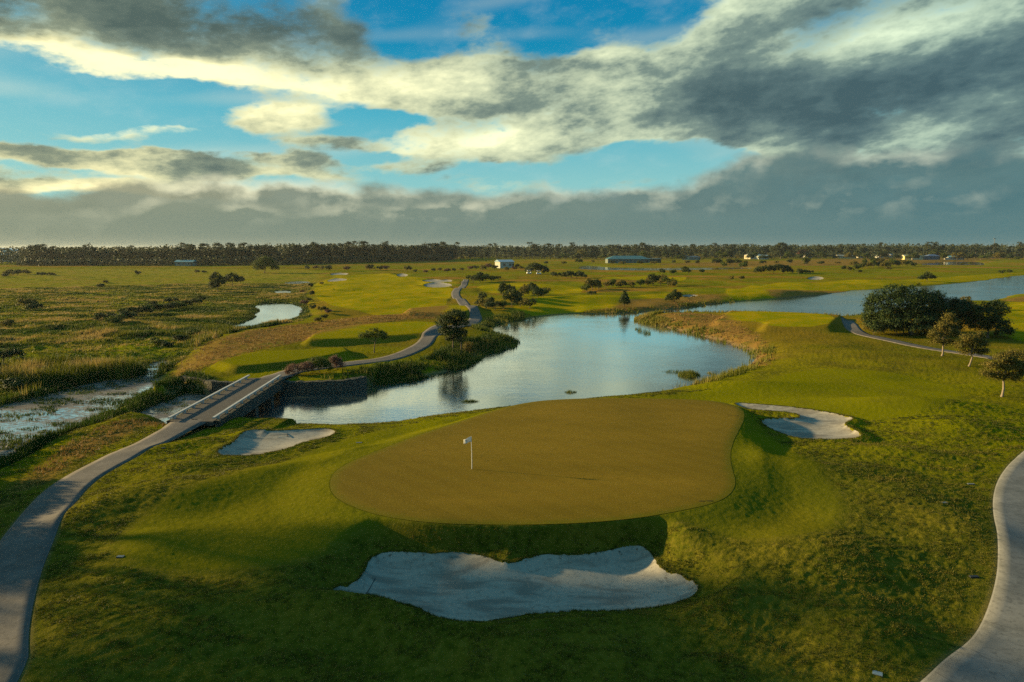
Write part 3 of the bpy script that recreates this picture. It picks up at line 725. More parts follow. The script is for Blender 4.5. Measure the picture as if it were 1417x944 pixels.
    c = t.mix(gnd, c, (.06,.07,.04))
    bg = t.n('Background', i={'Color': t.vm('MULTIPLY', c, (SKYK, SKYK, SKYK)), 'Strength': .1})
    t.set(t.n('OutputWorld').inputs[0], bg.outputs[0])
SKYK = 4.85
build_sky()
W.cycles.sampling_method = 'MANUAL'; W.cycles.sample_map_resolution = 512
vs = SC.view_settings; vs.view_transform = 'Standard'; vs.look = 'None'; vs.exposure = 1.04; vs.gamma = 1.; vs.use_curve_mapping = False
SC.cycles.use_denoising = False; SC.cycles.max_bounces = 5; SC.cycles.diffuse_bounces = 2; SC.cycles.glossy_bounces = 2; SC.cycles.transmission_bounces = 2
SC.cycles.sample_clamp_indirect = 2.; SC.cycles.use_adaptive_sampling = True; SC.cycles.adaptive_threshold = .008
# ================================================================== VEGETATION
M['bark'] = plain('bark', (.16,.12,.085), .9, .1, .6, 6.)
M['palebark'] = plain('pale_bark', (.27,.21,.15), .85, .1, .5, 5.)
M['fig'] = leaf_material('glossy_dark_leaves', (.012,.026,.004), (.026,.048,.006), (.065,.085,.010), .12)
M['olive'] = leaf_material('olive_leaves', (.07,.075,.010), (.14,.115,.016), (.24,.17,.03), .35)
M['gum'] = leaf_material('gum_leaves', (.022,.034,.012), (.042,.055,.018), (.085,.085,.025), .2)
M['bushy'] = leaf_material('shrub_leaves', (.035,.055,.005), (.075,.10,.007), (.15,.145,.012), .3)
M['dark_shrub'] = leaf_material('dark_shrub_leaves', (.018,.030,.005), (.038,.056,.007), (.085,.10,.014), .2)
M['redleaf'] = leaf_material('reddish_leaves', (.085,.035,.022), (.16,.075,.045), (.24,.15,.10), .25)
M['goldleaf'] = leaf_material('golden_leaves', (.09,.075,.010), (.17,.13,.016), (.25,.18,.03), .3)

def crown_np(rng, lobes, nclump, nleaf, size, cr, inner=.55, flat=1.):
    """leaf-sized faces in clumps spread through ellipsoidal lobes; lobes: (x,y,z,rx,ry,rz)"""
    lobes = np.array(lobes, float); w = (lobes[:, 3]*lobes[:, 4]*lobes[:, 5])**(2/3); w /= w.sum()
    li = rng.choice(len(lobes), nclump, p=w); Lb = lobes[li]
    u = rng.normal(size=(nclump, 3)); u /= np.linalg.norm(u, axis=1)[:, None]
    u[:, 2] = np.where(u[:, 2] < -.35, -u[:, 2]*.6, u[:, 2])
    rad = inner+(1-inner)*rng.random(nclump)**.5
    C = Lb[:, :3]+u*Lb[:, 3:]*rad[:, None]
    ctr = Lb[:, :3]
    ct = rng.random(nclump)
    n = nclump*nleaf
    Cr = np.repeat(C, nleaf, 0); k = np.repeat(cr*rng.uniform(.6, 1.3, nclump), nleaf)
    pos = Cr+rng.normal(size=(n, 3))*k[:, None]*np.array([1, 1, .75*flat])*.55
    nr = (pos-np.repeat(ctr, nleaf, 0)); nr /= np.linalg.norm(nr, axis=1)[:, None]+1e-6
    nr = nr*.9+rng.normal(size=(n, 3))*.75+np.array([0, 0, .35]); nr /= np.linalg.norm(nr, axis=1)[:, None]
    t = np.cross(nr, rng.normal(size=(n, 3))); t /= np.linalg.norm(t, axis=1)[:, None]+1e-6
    b = np.cross(nr, t); s = size*rng.uniform(.6, 1.35, n)[:, None]
    V = np.stack([pos-t*s*.5, pos+b*s*.30-nr*s*.06, pos+t*s*.5, pos-b*s*.30-nr*s*.06], 1).reshape(-1, 3)
    F = np.arange(n*4).reshape(-1, 4)
    tint = np.clip(np.repeat(ct, nleaf)*.55+rng.random(n)*.45, 0, 1)
    return V, F, np.repeat(tint, 4), C

def trunk_mb(rng, base, top, r0, clumps=None, nb=6, bend=.2, r1=None):
    mb = MB(); base = np.array(base, float); top = np.array(top, float)
    n = 6; p = [base+(top-base)*i/n+np.append(rng.normal(size=2)*bend*(0 if i in (0,) else 1)*.5, 0) for i in range(n+1)]
    r1 = r1 or r0*.5
    rad = [r0*1.35]+[r0+(r1-r0)*i/n for i in range(1, n+1)]
    mb.tube(p, rad, 7)
    if clumps is not None and len(clumps):
        sel = clumps[rng.choice(len(clumps), min(nb, len(clumps)), replace=False)]
        for c in sel:
            s = p[rng.integers(n-2, n+1)]; m = (s+c)/2+np.array([0, 0, -.12*np.linalg.norm(c-s)])+rng.normal(size=3)*.1
            mb.tube([s, m, c], [r1*.75, r1*.45, r1*.15], 5, False)
    return mb

def plant_px(name, label, cat, base, lobes, leafmat, barkmat='bark', nclump=120, nleaf=40, size=.22, cr=.5, seed=1, group=None, trunk=.16, top=None, depth=1., nb=8, z=None, inner=.55, crown='crown', extra_trunk=None):
    """base: photo pixel where the plant meets the ground; lobes: (X, Y, rx, ry) in photo pixels, turned into metres at the plant's distance"""
    rng = np.random.default_rng(seed)
    z0 = 1.5 if z is None else z
    for _ in range(3):
        x, y = P(base[0], base[1], z0)
        if z is None: z0 = hz(x, y)
    dep = y*math.cos(PITCH)+(CAMZ-z0)*math.sin(PITCH); k = dep/FPX
    ls = []
    for L in lobes:
        X, Y, rx, ry = L[:4]; dd = L[4] if len(L) > 4 else 0.
        ls.append(((X-base[0])*k, dd, (base[1]-Y)*k*1.02, rx*k, rx*k*depth, ry*k))
    V, F, tint, C = crown_np(rng, ls, nclump, nleaf, size, cr, inner)
    o = empty(name, (x, y, z0-.03)); tag(o, label, cat, group)
    link(crown, mesh_np(crown, V, [F], [M[leafmat]], False, dict(tint=tint)), o)
    tp = top or (np.mean([l[0] for l in ls]), 0, max(.4, np.mean([l[2] for l in ls])))
    tb = trunk_mb(rng, (0, 0, -.2), tp, trunk, C, nb, .12)
    if extra_trunk:
        for (bx, tx) in extra_trunk:
            t2 = trunk_mb(rng, (bx, .1, -.2), (tx, .2, tp[2]*.9), trunk*.75, C, 4, .12)
            for V_, in [(v,) for v in []]: pass
            off = tb.n
            for v in t2.V: tb.V.append(v)
            for f in t2.F4: tb.F4.append(f+off)
            for f in t2.F3: tb.F3.append(f+off)
            tb.n += t2.n
    tb.build('trunk', M[barkmat], o, True)
    return o

# ---- the grove on the right
plant_px('fig_tree', 'large dark dense fig tree, the widest crown of the grove beside the lake', 'tree', (1262,463),
  [(1235,425,38,30),(1262,418,36,24),(1222,440,26,26),(1290,432,36,28,1.),(1208,420,13,11),(1250,446,50,20),(1280,446,36,18),(1215,450,20,13),(1235,455,24,10),(1262,456,26,9),(1290,456,22,9)], 'fig', nclump=760, nleaf=70, size=.24, cr=.62, seed=11, trunk=.4, depth=.9, inner=.75)
plant_px('fig_tree', 'lower dark rounded tree merging into the right of the large fig crown', 'tree', (1318,462),
  [(1310,436,30,24),(1330,444,18,20),(1300,450,26,14),(1325,424,12,10)], 'fig', nclump=380, nleaf=66, size=.23, cr=.6, seed=12, trunk=.3, depth=1.1, inner=.75)
plant_px('dark_tree', 'dark upright bushy tree at the right end of the grove by the lake', 'tree', (1366,467),
  [(1362,436,20,18),(1376,428,14,12),(1352,448,12,16),(1375,452,18,14),(1388,460,10,8),(1345,430,8,7)], 'dark_shrub', nclump=260, nleaf=50, size=.26, cr=.55, seed=13, trunk=.22, inner=.7)
plant_px('shrub', 'low golden green shrub at the left foot of the large fig', 'shrub', (1208,463), [(1205,453,9,9),(1214,457,8,7)], 'goldleaf', nclump=60, nleaf=40, size=.2, cr=.35, seed=14, trunk=.06, nb=3)
plant_px('small_tree', 'small brownish tree standing behind the grove at the water edge', 'tree', (1338,428), [(1337,415,8,6),(1342,420,6,5)], 'olive', nclump=30, nleaf=40, size=.25, cr=.4, seed=15, trunk=.08, nb=3)
# ---- three young trees with pale trunks
plant_px('young_tree', 'young tree with brown green crown nearest the fig, its top leaning right', 'tree', (1303,493),
  [(1309,441,7,6),(1316,447,6,5),(1301,452,8,6),(1291,463,8,7),(1304,461,8,7),(1317,462,7,8),(1295,474,8,5),(1310,475,9,5)], 'olive', 'palebark', 130, 50, .19, .42, 21, None, .13, None, 1., 12)
plant_px('young_tree', 'young round crowned golden green tree, middle one of the three beside the path', 'tree', (1340,507),
  [(1337,468,9,6),(1350,466,7,5),(1329,478,8,7),(1343,477,9,7),(1356,476,7,7),(1361,486,5,4),(1335,488,8,4),(1349,487,7,4)], 'olive', 'palebark', 130, 50, .19, .42, 22, None, .12, None, 1., 12)
plant_px('young_tree', 'young wide crowned tree with forked pale trunk, nearest and rightmost of the three', 'tree', (1386,549),
  [(1384,496,12,7),(1399,493,10,7),(1369,506,10,7),(1386,508,11,8),(1403,507,12,8),(1363,517,7,5),(1379,520,9,5),(1396,521,10,5),(1412,515,8,7)], 'olive', 'palebark', 180, 54, .17, .42, 23, None, .13, None, .9, 16)
plant_px('dark_tree', 'dense olive tree cut by the right edge behind the pale forked trunk', 'tree', (1424,528),
  [(1420,497,14,13),(1432,505,16,14),(1412,508,10,10)], 'olive', 'bark', 160, 44, .15, .35, 24, None, .15, None, 1., 10)
# ---- trees by the bridge and on the far bank
plant_px('umbrella_tree', 'small flat topped tree standing alone beside the path beyond the bridge', 'tree', (518,488),
  [(512,463,12,5),(528,464,11,5),(505,466,8,4),(520,459,9,4),(534,468,6,3)], 'bushy', 'bark', 90, 44, .16, .32, 31, None, .09, None, 1., 10)
plant_px('waterside_tree', 'tall dark two stemmed tree on the lake bank beside the path', 'tree', (627,486),
  [(632,437,14,9),(620,446,13,11),(640,448,10,10),(624,460,14,10),(638,463,9,9),(628,470,12,6),(614,458,7,8)], 'dark_shrub', 'bark', 260, 44, .2, .42, 32, None, .14, None, 1., 14, extra_trunk=[(1.3,1.2)])
plant_px('shrub', 'orange brown shrub beside the dark two stemmed waterside tree', 'shrub', (650,478), [(648,470,7,8),(653,474,6,6)], 'goldleaf', nclump=50, nleaf=40, size=.16, cr=.35, seed=33, trunk=.05, nb=3)
plant_px('reddish_shrub', 'reddish tipped shrub at the left end of the hedge above the stone wall', 'shrub', (417,519), [(408,510,10,8),(424,508,10,8),(400,514,5,5)], 'redleaf', nclump=110, nleaf=40, size=.13, cr=.28, seed=34, trunk=.05, nb=4, inner=.6)
plant_px('green_shrub', 'dense dark green shrub in the middle of the hedge above the stone wall', 'shrub', (442,516), [(440,504,14,10),(450,508,10,9),(430,509,9,8)], 'bushy', nclump=150, nleaf=40, size=.14, cr=.3, seed=35, trunk=.06, nb=4, inner=.7)
plant_px('reddish_shrub', 'reddish shrub at the right end of the hedge above the stone wall', 'shrub', (466,511), [(464,501,9,9),(470,505,7,7)], 'redleaf', nclump=80, nleaf=40, size=.13, cr=.28, seed=36, trunk=.05, nb=4, inner=.6)
plant_px('conical_tree', 'dark pointed conical tree alone on the far lake bank', 'tree', (864,424),
  [(864,418,7.5,5),(864,413,5.5,5),(864,409,3,5),(864,405,1.4,3)], 'dark_shrub', nclump=170, nleaf=40, size=.26, cr=.36, seed=37, trunk=.12, nb=4, inner=.6)
plant_px('round_tree', 'dark rounded tree on the far lake bank right of the conical one', 'tree', (933,418),
  [(932,411,9,7),(937,409,6,6),(926,413,5,4),(934,404,3,3)], 'dark_shrub', nclump=150, nleaf=40, size=.28, cr=.42, seed=38, trunk=.12, nb=4, inner=.6)
# ---- trees of the left field
plant_px('dark_tree', 'dark tree with ragged crown at the edge of the marsh field', 'tree', (302,404),
  [(300,386,8,9),(305,393,8,8),(297,395,7,8)], 'dark_shrub', nclump=150, nleaf=40, size=.34, cr=.55, seed=41, trunk=.15, nb=4, inner=.6)
plant_px('dark_shrub', 'broad dark low shrub just right of the ragged tree in the marsh field', 'shrub', (322,397),
  [(322,386,10,8),(332,388,7,6),(314,388,7,7)], 'dark_shrub', nclump=150, nleaf=40, size=.34, cr=.55, seed=42, trunk=.12, nb=3, inner=.6)
plant_px('bright_tree', 'bright green spreading tree beyond the marsh field in front of the forest', 'tree', (366,378),
  [(362,365,12,7),(374,366,10,7),(368,360,9,5),(358,371,8,5),(381,371,6,5)], 'bushy', nclump=260, nleaf=40, size=.5, cr=.9, seed=43, trunk=.3, nb=5, inner=.6)
plant_px('round_tree', 'small round tree just right of the bright spreading tree', 'tree', (393,371), [(393,365,7,4.5)], 'gum', nclump=60, nleaf=40, size=.5, cr=.8, seed=44, trunk=.2, nb=3)
plant_px('tall_gum', 'tall lone gum tree rising above the eastern tree line', 'tree', (1080,358),
  [(1080,340,7,4),(1073,345,7,5),(1088,345,6,4.5),(1080,350,10,5)], 'gum', nclump=160, nleaf=30, size=1.2, cr=2., seed=45, trunk=.6, nb=6, z=1.4)
plant_px('red_tree', 'dark red rounded tree among the houses at the eastern tree line', 'tree', (1111,357),
  [(1111,350,8,5)], 'redleaf', nclump=80, nleaf=30, size=1.1, cr=1.6, seed=46, trunk=.4, nb=4, z=1.4)
plant_px('bank_tree', 'twin crowned dark tree on the far bank above the fig grove', 'tree', (1283,389),
  [(1284,380,5,4),(1276,384,6,4),(1290,384,4,3)], 'dark_shrub', nclump=80, nleaf=30, size=.45, cr=.6, seed=47, trunk=.15, nb=4)
plant_px('clipped_hedge', 'long dark rounded hedge mass on the far side of the lake', 'hedge', (1071,379),
  [(1060,373,14,6),(1078,372,16,6.5),(1050,375,8,5),(1090,375,8,5)], 'dark_shrub', nclump=360, nleaf=40, size=.42, cr=.6, seed=48, trunk=.12, nb=2, inner=.75, depth=.5)
plant_px('parkland_tree', 'broad dark round tree beside the small white objects across the lake', 'tree', (744,379),
  [(740,371,11,7),(750,373,9,6),(732,374,6,5),(756,376,5,4)], 'dark_shrub', nclump=220, nleaf=36, size=.45, cr=.7, seed=49, trunk=.25, nb=3, inner=.7)

# ---- shrubs built once and copied
def shrub_proto(kind, seed, leafmat, tall=1., barkmat='bark'):
    rng = np.random.default_rng(seed)
    ls = []
    for i in range(rng.integers(4, 7)):
        a = rng.random()*6.28; r = rng.uniform(.1, .55)
        ls.append((r*math.cos(a), r*math.sin(a), rng.uniform(.38, .62)*tall, rng.uniform(.3, .5), rng.uniform(.3, .5), rng.uniform(.25, .42)*tall))
    V, F, tint, C = crown_np(rng, ls, 70, 26, .115, .14, .6)
    cm = mesh_np('crown', V, [F], [M[leafmat]], False, dict(tint=tint))
    tm = trunk_mb(rng, (0,0,-.1), (0,0,.5*tall), .045, C, 5, .04).mesh('trunk', M[barkmat], True)
    return cm, tm
SHR = {'dark': [shrub_proto('d', s, 'dark_shrub') for s in (101,102,103)], 'green': [shrub_proto('g', s, 'bushy') for s in (111,112,113)],
       'gold': [shrub_proto('y', s, 'goldleaf') for s in (121,122)], 'olive': [shrub_proto('o', s, 'olive') for s in (131,132)], 'tall': [shrub_proto('t', s, 'dark_shrub', 1.7) for s in (141,142)], 'red': [shrub_proto('r', s, 'redleaf') for s in (151,)]}
def put_shrub(name, kind, X, Y, wpx, label, group, cat='shrub', hk=1., i=[0]):
    i[0] += 1; ms = SHR[kind][i[0] % len(SHR[kind])]
    z0 = 1.3
    for _ in range(2): x, y = P(X, Y, z0); z0 = hz(x, y)
    dep = y*math.cos(PITCH)+(CAMZ-z0)*math.sin(PITCH); w = wpx*dep/FPX
    s = w/1.25
    o = empty(name, (x, y, max(z0, .05)-.05), (i[0]*2.399) % 6.28); tag(o, label, cat, group); o.scale = (s, s, s*hk)
    link('crown', ms[0], o); link('trunk', ms[1], o)
    return o
def cluster(name, kinds, pts, label, group, cat='shrub', hk=1.):
    for n, p in enumerate(pts): put_shrub(name, kinds[n % len(kinds)], p[0], p[1], p[2], label, group, cat, p[3] if len(p) > 3 else hk)
cluster('thicket_shrub', ['dark','olive','dark','green','tall'], [(660,424,16),(672,427,18),(685,429,18),(697,428,16),(708,424,18),(720,424,20),(733,420,20),(744,413,20),(752,411,16),(696,416,14,1.4),(706,408,14,1.4),(724,410,18,1.2),(742,405,16,1.2),(681,419,14),(668,418,12),(715,416,16,1.3),(756,409,14)],
  'shrub of the thick dark clump on the lake bank past the cart path', 'shrubs of the lake bank thicket')
cluster('round_shrub', ['dark','green'], [(655,391,14),(664,391,16),(672,389,14),(680,390,12),(660,385,12),(648,388,10),(690,388,8)], 'shrub of the compact dark clump where the cart path ends', 'shrubs where the path ends')
cluster('belt_tree', ['green','olive','dark','gold'], [(812,404,14),(820,402,18,1.2),(828,400,16,1.2),(838,398,14),(846,397,12),(856,398,14),(866,397,12,1.1),(876,398,12),(886,397,13,1.1),(897,396,12),(904,395,16,1.4),(914,395,16,1.3),(924,396,16),(930,397,12),(818,409,12,.7),(900,390,12),(848,393,10)],
  'bushy tree of the mixed belt across the lake behind the conical tree', 'trees of the belt across the lake', 'tree')
cluster('row_tree', ['dark'], [(771,384,9,1.1),(778,385,9,1.3),(784,385,10,1.4),(791,385,10,1.4),(798,385,10,1.4),(804,385,10,1.3),(810,385,9,.9),(766,382,7)], 'dark tree of the short close row left of the far pond', 'trees of the short dark row', 'tree', 1.2)
cluster('island_shrub', ['dark','green'], [(916,379,10),(932,380,9),(953,379,14),(972,379,9),(990,370,12),(1000,371,10),(1010,370,12),(1026,371,12),(1020,369,10)], 'low dark shrub on the ground around the far pond', 'shrubs around the far pond')
cluster('eastern_shrub', ['dark','olive','green'], [(1168,374,9),(1176,375,9),(1185,374,10),(1193,372,12),(1200,371,12),(1208,370,14),(1216,370,12),(1224,371,12),(1232,369,12),(1240,369,12),(1248,368,12),(1256,368,10),(1263,369,9),(1180,368,10),(1196,366,10),(1208,364,11),(1220,364,9),(1234,365,10),(1190,378,6),(1230,374,7)],
  'shrub of the broad dark thicket east of the lake below the houses', 'shrubs of the eastern thicket')
cluster('fairway_tree', ['dark','green'], [(1105,380,10,1.2),(1114,380,9,1.1),(1121,379,7),(1115,367,11,1.3),(1387,380,8),(1397,382,8),(1331,367,5),(1341,366,5)], 'small dark tree on the far fairway east of the long hedge', 'small trees on the far fairway', 'tree')
cluster('golden_tree', ['gold'], [(1012,389,7,1.4),(1025,388,7,1.4)], 'small golden leafed tree of the pair on the rough left of the long hedge', 'pair of golden trees', 'tree')
cluster('fence_shrub', ['dark','olive','red'], [(600,376,7),(608,375,6),(618,377,8),(628,376,7),(640,375,6),(650,374,8),(658,373,8),(668,374,10),(676,372,10),(684,373,9),(701,375,8),(712,374,7),(716,371,8),(722,373,7),(590,378,6),(575,377,6),(563,376,9,1.3),(535,374,9),(527,374,9),(512,374,12),(480,375,9),(455,374,10),(446,374,8),(436,373,7),(425,374,8)],
  'shrub of the broken line beyond the bright fairway in front of the forest', 'shrubs of the broken line beyond the fairway')
cluster('marsh_shrub', ['dark','green','dark'], [(150,447,26),(163,450,24),(176,443,22),(190,437,24),(203,434,22),(218,431,20),(232,430,20),(245,428,18),(258,425,18),(270,422,16),(278,417,14),(212,424,14),(238,420,14),(170,436,16)],
  'dark shrub of the long dark belt crossing the marsh', 'shrubs of the dark marsh belt', 'shrub', .8)
cluster('field_shrub', ['olive','dark'], [(40,425,22),(52,430,18),(8,452,18),(140,398,10),(10,382,12),(25,381,14),(38,380,12),(58,382,10),(72,382,9),(190,381,8,1.2),(272,378,8),(284,378,7),(12,378,9),(5,384,9),(147,392,8)],
  'low dull shrub scattered over the open field beyond the marsh', 'scattered shrubs of the open field', 'shrub', .8)
cluster('pond_shrub', ['dark','olive','red'], [(432,410,9,1.2),(428,418,9),(423,424,10),(434,428,10),(445,432,12),(455,436,10),(450,440,9),(440,446,10),(418,405,6),(430,398,8),(446,395,6)], 'small shrub along the pond edge beside the bright fairway', 'shrubs along the pond edge')
cluster('creek_shrub', ['green','dark'], [(62,540,26),(20,555,30),(95,533,20),(128,602,0)][:3]+[(10,520,34),(32,508,26),(5,500,30),(215,480,20),(250,474,20),(265,466,18),(230,486,16)], 'dark rounded shrub in the reeds above the scummy creek', 'shrubs in the creek reeds', 'shrub', .8)

_r = np.random.default_rng(77)
cluster('hedgerow_shrub', ['dark','green','dark','olive'], [(x_+_r.uniform(-6,6), 358.8+_r.uniform(-.8,1.6), _r.uniform(7,15), _r.uniform(.7,1.3)) for x_ in range(770, 1420, 13)], 'dark shrub of the broken hedgerow in front of the eastern houses', 'shrubs of the eastern hedgerow')
cluster('roadside_shrub', ['dark','olive'], [(x_+_r.uniform(-5,5), 365.5+_r.uniform(-.6,1.2), _r.uniform(5,10), _r.uniform(.7,1.2)) for x_ in range(760, 1170, 21)], 'small dark shrub dotted over the flat ground beyond the far pond', 'shrubs dotted beyond the far pond')
# ---- shade trees just outside the frame on the left (they throw the long shadows over the path and bunker)
def shade_tree(x, y, h, w, seed, n):
    rng = np.random.default_rng(seed)
    lo_ = n if h > 9 else .5
    ls = [(rng.uniform(-.3,.3)*w, rng.uniform(-.3,.3)*w, h*rng.uniform(lo_,.88), w*rng.uniform(.25,.4), w*rng.uniform(.25,.4), h*rng.uniform(.09,.14)) for _ in range(7)]
    V, F, tint, C = crown_np(rng, ls, 170, 34, .32, .75, .5)
    o = empty('paperbark_tree', (x, y, hz(x, y)-.05)); tag(o, *(('tall pale trunked paperbark tree on the bank left of the cart path', 'tree', 'tall paperbark trees on the left bank') if h > 9 else ('low paperbark sapling beside the cart path bend', 'tree', 'paperbark saplings by the cart path')))
    link('crown', mesh_np('crown', V, [F], [M['gum']], False, dict(tint=tint)), o)
    trunk_mb(rng, (0,0,-.2), (0,0,h*.7), .28, C, 12, .3).build('trunk', M['palebark'], o, True)
for n, s_ in enumerate(SHADE): shade_tree(*s_[:4], 300+n, s_[4] if len(s_) > 4 else .72)

# ================================================================== FOREST
def gum_variant(seed, h=18.):
    rng = np.random.default_rng(seed); ls = []
    for i in range(rng.integers(5, 9)):
        a = rng.random()*6.28; r = rng.uniform(0, 3.2)
        ls.append((r*math.cos(a), r*math.sin(a), h*rng.uniform(.45, .93), rng.uniform(1.4, 2.7), rng.uniform(1.4, 2.7), rng.uniform(1.2, 2.4)))
    for i in range(3): ls.append((rng.uniform(-2,2), rng.uniform(-2,2), h*rng.uniform(.12,.35), 2., 2., 2.6))
    V, F, tint, C = crown_np(rng, ls, 62, 15, .95, 1.1, .5)
    tb = trunk_mb(rng, (0,0,-.3), (0,0,h*.8), .28, C[C[:,2] > h*.5], 4, .6)
    TV = np.vstack(tb.V); T4 = np.vstack(tb.F4)
    Vt = np.vstack([V, TV]); F4 = np.vstack([F, T4+len(V)]); idx = np.concatenate([np.zeros(len(F)), np.ones(len(T4))])
    return mesh_np('gum_tree', Vt, [F4], [M['gum'], M['bark']], False, dict(tint=np.concatenate([tint, np.zeros(len(TV))])), idx)
GUM = [gum_variant(400+i) for i in range(9)]
def forest_line(pts, n, rows, label, group, hmul, seed, spread=16.):
    """pts: (px, py of the trees' feet, height in metres)"""
    rng = np.random.default_rng(seed); W3 = []
    for X, Y, h in pts: W3.append((*P(X, Y, 1.2), h))
    W3 = np.array(W3); s = np.concatenate([[0], np.cumsum(np.linalg.norm(np.diff(W3[:, :2], axis=0), axis=1))])
    for r_ in range(rows):
        for i in range(n):
            q = (i+rng.uniform(-.3, .3)+.5*(r_ % 2))/n*s[-1]; q = min(max(q, 0), s[-1])
            x = np.interp(q, s, W3[:, 0]); y = np.interp(q, s, W3[:, 1])+r_*spread*.7+rng.uniform(0, spread*.5); h = np.interp(q, s, W3[:, 2])*rng.choice([.66,.76,.86,.93,1.03])
            k = h/18.
            o = link('gum_tree', GUM[rng.integers(len(GUM))], None, (x, y, .9), (0,0,rng.random()*6.28), (k*rng.uniform(1.,1.4), k*rng.uniform(1.,1.4), k*hmul))
            tag(o, label, 'tree', group)
def wood_mass(name, pts, n, depth, seed, kleaf=26, size=2.1, tag_=True, fall=0.):
    rng = np.random.default_rng(seed); W3 = np.array([(*P(X, Y, 1.2), h) for X, Y, h in pts])
    s = np.concatenate([[0], np.cumsum(np.linalg.norm(np.diff(W3[:, :2], axis=0), axis=1))])
    q = rng.random(n)*s[-1]; x = np.interp(q, s, W3[:, 0]); y = np.interp(q, s, W3[:, 1])+rng.random(n)*depth; h = np.interp(q, s, W3[:, 2])*rng.uniform(.68, .97, n)*(.93+.12*fbm(x/60, x*0, seed, 2))
    m = n*kleaf; zz = rng.random(m)**.7; a = rng.random(m)*6.28; rad = np.repeat(rng.uniform(2., 3.6, n), kleaf)*np.sqrt(rng.random(m))*(1.05-.5*zz**3)
    hh = np.repeat(h, kleaf)
    pos = np.stack([np.repeat(x, kleaf)+rad*np.cos(a), np.repeat(y, kleaf)+rad*np.sin(a), 1.+zz*hh], 1)
    nr = rng.normal(size=(m, 3))+np.array([-.3, -.4, .5]); nr /= np.linalg.norm(nr, axis=1)[:, None]
    t = np.cross(nr, rng.normal(size=(m, 3))); t /= np.linalg.norm(t, axis=1)[:, None]; b = np.cross(nr, t); sz = size*rng.uniform(.5, 1.3, m)[:, None]
    V = np.stack([pos-t*sz*.5, pos+b*sz*.35, pos+t*sz*.5, pos-b*sz*.35], 1).reshape(-1, 3)
    tint = np.repeat(np.clip(np.repeat(rng.random(n), kleaf)*.6+rng.random(m)*.4, 0, 1), 4)
    o = link(name, mesh_np(name, V, [np.arange(m*4).reshape(-1, 4)], [M['gum']], False, dict(tint=tint)))
    tag(o, kind='stuff'); return o
LW = [(-60,366,19),(20,366,17),(60,367.5,19),(180,367.5,19.5),(340,367,19.5),(470,364,22),(560,362,22),(600,361,21),(625,359,20)]
forest_line([(30,367.5,18.5)]+LW[2:], 74, 1, 'tall dark gum tree on the front edge of the big western forest', 'gum trees on the forest edge', .95, 61)
forest_line([(30,367.,20)]+LW[2:], 56, 1, 'tall dark gum tree in the second rank of the big western forest', 'gum trees of the second forest rank', .98, 62, 30)
wood_mass('western_forest', LW, 2000, 110, 63, 24)
EW = [(600,358.5,23),(700,358.5,23),(800,358.5,22.5),(900,358,22),(1000,357.5,22),(1100,357.5,22.5),(1200,357.5,22.5),(1300,357.5,24),(1417,357.5,23.5),(1500,357.5,23)]
forest_line(EW, 100, 1, 'distant gum tree in the thin eastern tree line behind the houses', 'gum trees of the eastern tree line', 1., 64, 30)
wood_mass('western_undergrowth', [(20,367.8,8),(60,368.2,8),(180,368.2,8),(340,367.8,9),(470,364.8,9),(560,362.8,9),(600,361.8,9),(625,359.8,9)], 700, 9, 69, 20, 1.6)
wood_mass('eastern_woodland', EW, 3600, 300, 65, 18, 2.3)
wood_mass('distant_woodland', [(-900,351.5,20),(-200,351.5,20),(300,351,21),(700,350.5,21),(1100,350,23),(1600,350,23),(2300,350,22)], 2200, 500, 66, 14, 5.)
forest_line([(1290,355.5,20),(1340,356,21),(1365,356,20)], 12, 1, 'gum tree of the taller clump near the metal mast', 'gum trees near the mast', 1., 67, 20)
forest_line([(1380,357,12),(1430,358,14)], 6, 1, 'low rounded tree at the far right end of the tree line', 'low trees right of the mast', .9, 68, 20)

# ================================================================== GRASSES AND REEDS
def blades(name, x, y, z, h, w, tint, mat_, n_per=5, lean=.5, spread=.08, seed=1):
    rng = np.random.default_rng(seed); N = len(x); m = N*n_per
    rp = lambda v: np.repeat(v, n_per)
    a = rng.random(m)*6.28; off = rng.random(m)*rp(spread*np.ones(N) if np.isscalar(spread) else spread)
    bx = rp(x)+np.cos(a)*off; by = rp(y)+np.sin(a)*off; bz = rp(z)-.03
    hh = rp(h)*rng.uniform(.55, 1.15, m); ww = rp(w*np.ones(N) if np.isscalar(w) else w)*rng.uniform(.7, 1.3, m)
    la = rng.random(m)*6.28; ln = hh*rng.random(m)*lean
    fa = rng.random(m)*3.14; cx, cy = np.cos(fa)*ww/2, np.sin(fa)*ww/2
    V = np.empty((m, 3, 3)); V[:, 0] = np.stack([bx-cx, by-cy, bz], 1); V[:, 1] = np.stack([bx+cx, by+cy, bz], 1)
    V[:, 2] = np.stack([bx+np.cos(la)*ln, by+np.sin(la)*ln, bz+hh], 1)
    tt = np.clip(rp(tint)+rng.normal(size=m)*.12, 0, 1)
    o = link(name, mesh_np(name, V.reshape(-1, 3), [np.arange(m*3).reshape(-1, 3)], [mat_], False, dict(tint=np.repeat(tt, 3))))
    tag(o, kind='stuff'); return o
M['rough_grass'] = leaf_material('rough_grass', (.038,.048,.003), (.105,.097,.007), (.21,.155,.02), .3)
M['reeds'] = leaf_material('reed_leaves', (.035,.055,.005), (.16,.155,.007), (.34,.23,.07), .35)
M['reed_green'] = leaf_material('green_reed_leaves', (.020,.045,.004), (.06,.09,.004), (.17,.155,.010), .3)
M['straw'] = leaf_material('dry_straw_grass', (.13,.075,.018), (.25,.14,.035), (.34,.22,.08), .3)

